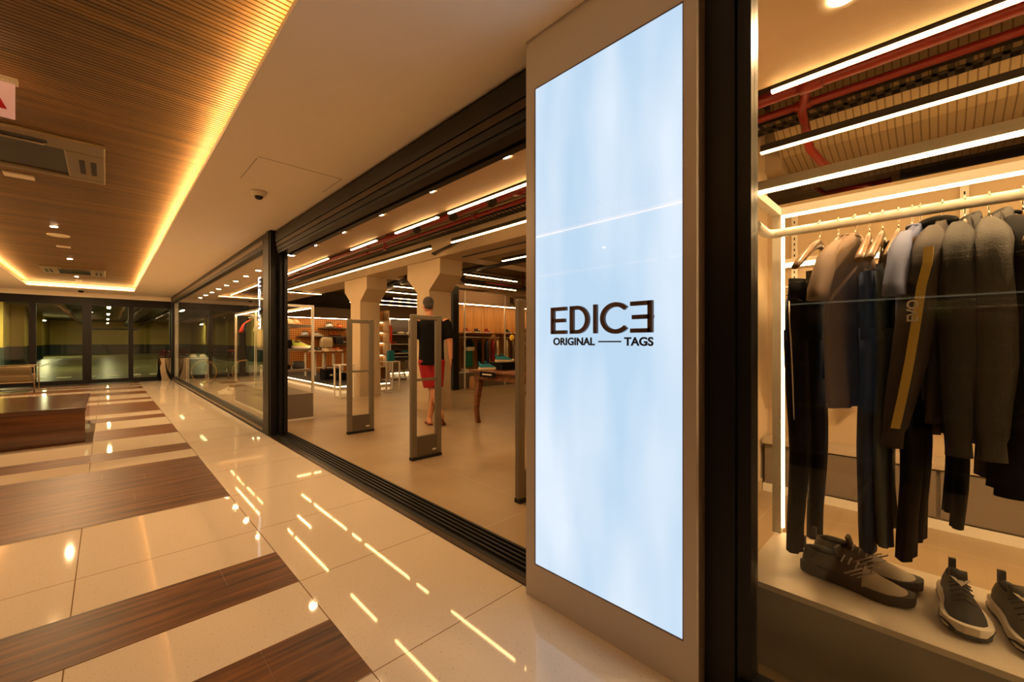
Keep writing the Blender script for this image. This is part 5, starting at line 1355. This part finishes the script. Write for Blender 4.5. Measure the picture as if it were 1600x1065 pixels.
for i, (x, y) in enumerate(((4.4, 30), (4.4, 38), (4.4, 47))):
    t = thing('garage_pillar', '%s free-standing pillar at the right of the garage' % ['nearest', 'middle', 'farthest'][i], 'pillar', (x, y, 0))
    MB().box(x, x + .7, y - .3, y + .3, .95, 3.3).build('upper_shaft', M_YELW, t); MB().box(x - .01, x + .71, y - .31, y + .31, -.02, .95).build('painted_base', M_DADO, t)
M_PAINT = mat('white_road_paint', (226, 220, 190), .5)
x = -3.6; i = 0
while x < 7:
    o = MB().box(x, x + .34, 20.6, 21.3, -.02, -.014).build('road_marking', M_PAINT); tag(o, 'white dash of the broken line painted across the garage floor', 'road marking', 'dashes of the broken line')
    x += 0.60; i += 1
for i, x in enumerate((-2.4, 3.2)):
    tag(MB().box(x, x + .12, 23, 45, -.02, -.014).build('bay_line', M_PAINT), ['left long white bay line on the garage floor', 'right long white bay line on the garage floor'][i], 'road marking')
M_TUBE = mat_led('garage_tube', (1.0, .90, .50), 55)
M_TUBE2 = mat_led('garage_side_tube', (1.0, .90, .50), 520)
for i, (x, y) in enumerate([(.1, 22), (.1, 29), (.1, 36), (.1, 44), (.1, 53), (-3.55, 27), (5.6, 26), (6.2, 36), (-3.55, 50)]):
    t = thing('tube_light', 'tube lamp on the garage ceiling, %s' % ['middle row, nearest', 'middle row, second', 'middle row, third', 'middle row, fourth', 'middle row, farthest', 'left side, nearest', 'right side, nearest', 'right side, farther', 'left side, far end'][i], 'light', (x, y, 2.9))
    MB().box(x - .08, x + .08, y - .62, y + .62, 2.93, 2.98).build('housing', M_TIPW, t); MB().box(x - .05, x + .05, y - .6, y + .6, 2.90, 2.93).build('tube', M_TUBE if abs(x - .1) < .01 else M_TUBE2, t)
    MB().tube([(x, y, 2.98), (x, y, 3.3)], .01, 5).build('stem', M_TRAY, t)
for i, (x, r_) in enumerate(((-1.6, .16), (1.5, .22), (2.6, .12))):
    g_ = MB().tube([(x, GY0 + 1, 2.98), (x, GY1 - 1, 2.98)], r_, 12).build('garage_pipe', M_TRAY)
    for yy_ in (20, 30, 42): MB().tube([(x, yy_, 2.98), (x, yy_, 3.3)], .01, 5).build('pipe_hanger', M_GREYP, g_)
    tag(g_, '%s dark pipe under the garage ceiling' % ['left', 'thick middle', 'right'][i], 'pipe')
t = thing('notice_board', 'framed white notice board at the right of the garage', 'board', (4.4, 29.6, 1.2))
MB().box(3.2, 4.35, 29.95, 30.0, .95, 2.1).build('panel', mat('notice_panel', (150, 140, 96), .5), t)
m = MB()
for k in range(5): m.box(3.5, 4.2, 29.94, 29.95, 1.2 + .15 * k, 1.23 + .15 * k)
o = m.build('printed_line', M_TIPW, t)
MB().box(3.18, 3.22, 29.93, 30.0, -.02, 2.12).box(4.33, 4.37, 29.93, 30, -.02, 2.12).build('frame', M_TIPW, t)
tag(MB().box(-1.6, 2.4, GY1 - .06, GY1 - .021, 2.45, 2.62).build('wall_banner', M_BLACK), 'dark lettered strip high on the far garage wall', 'sign')
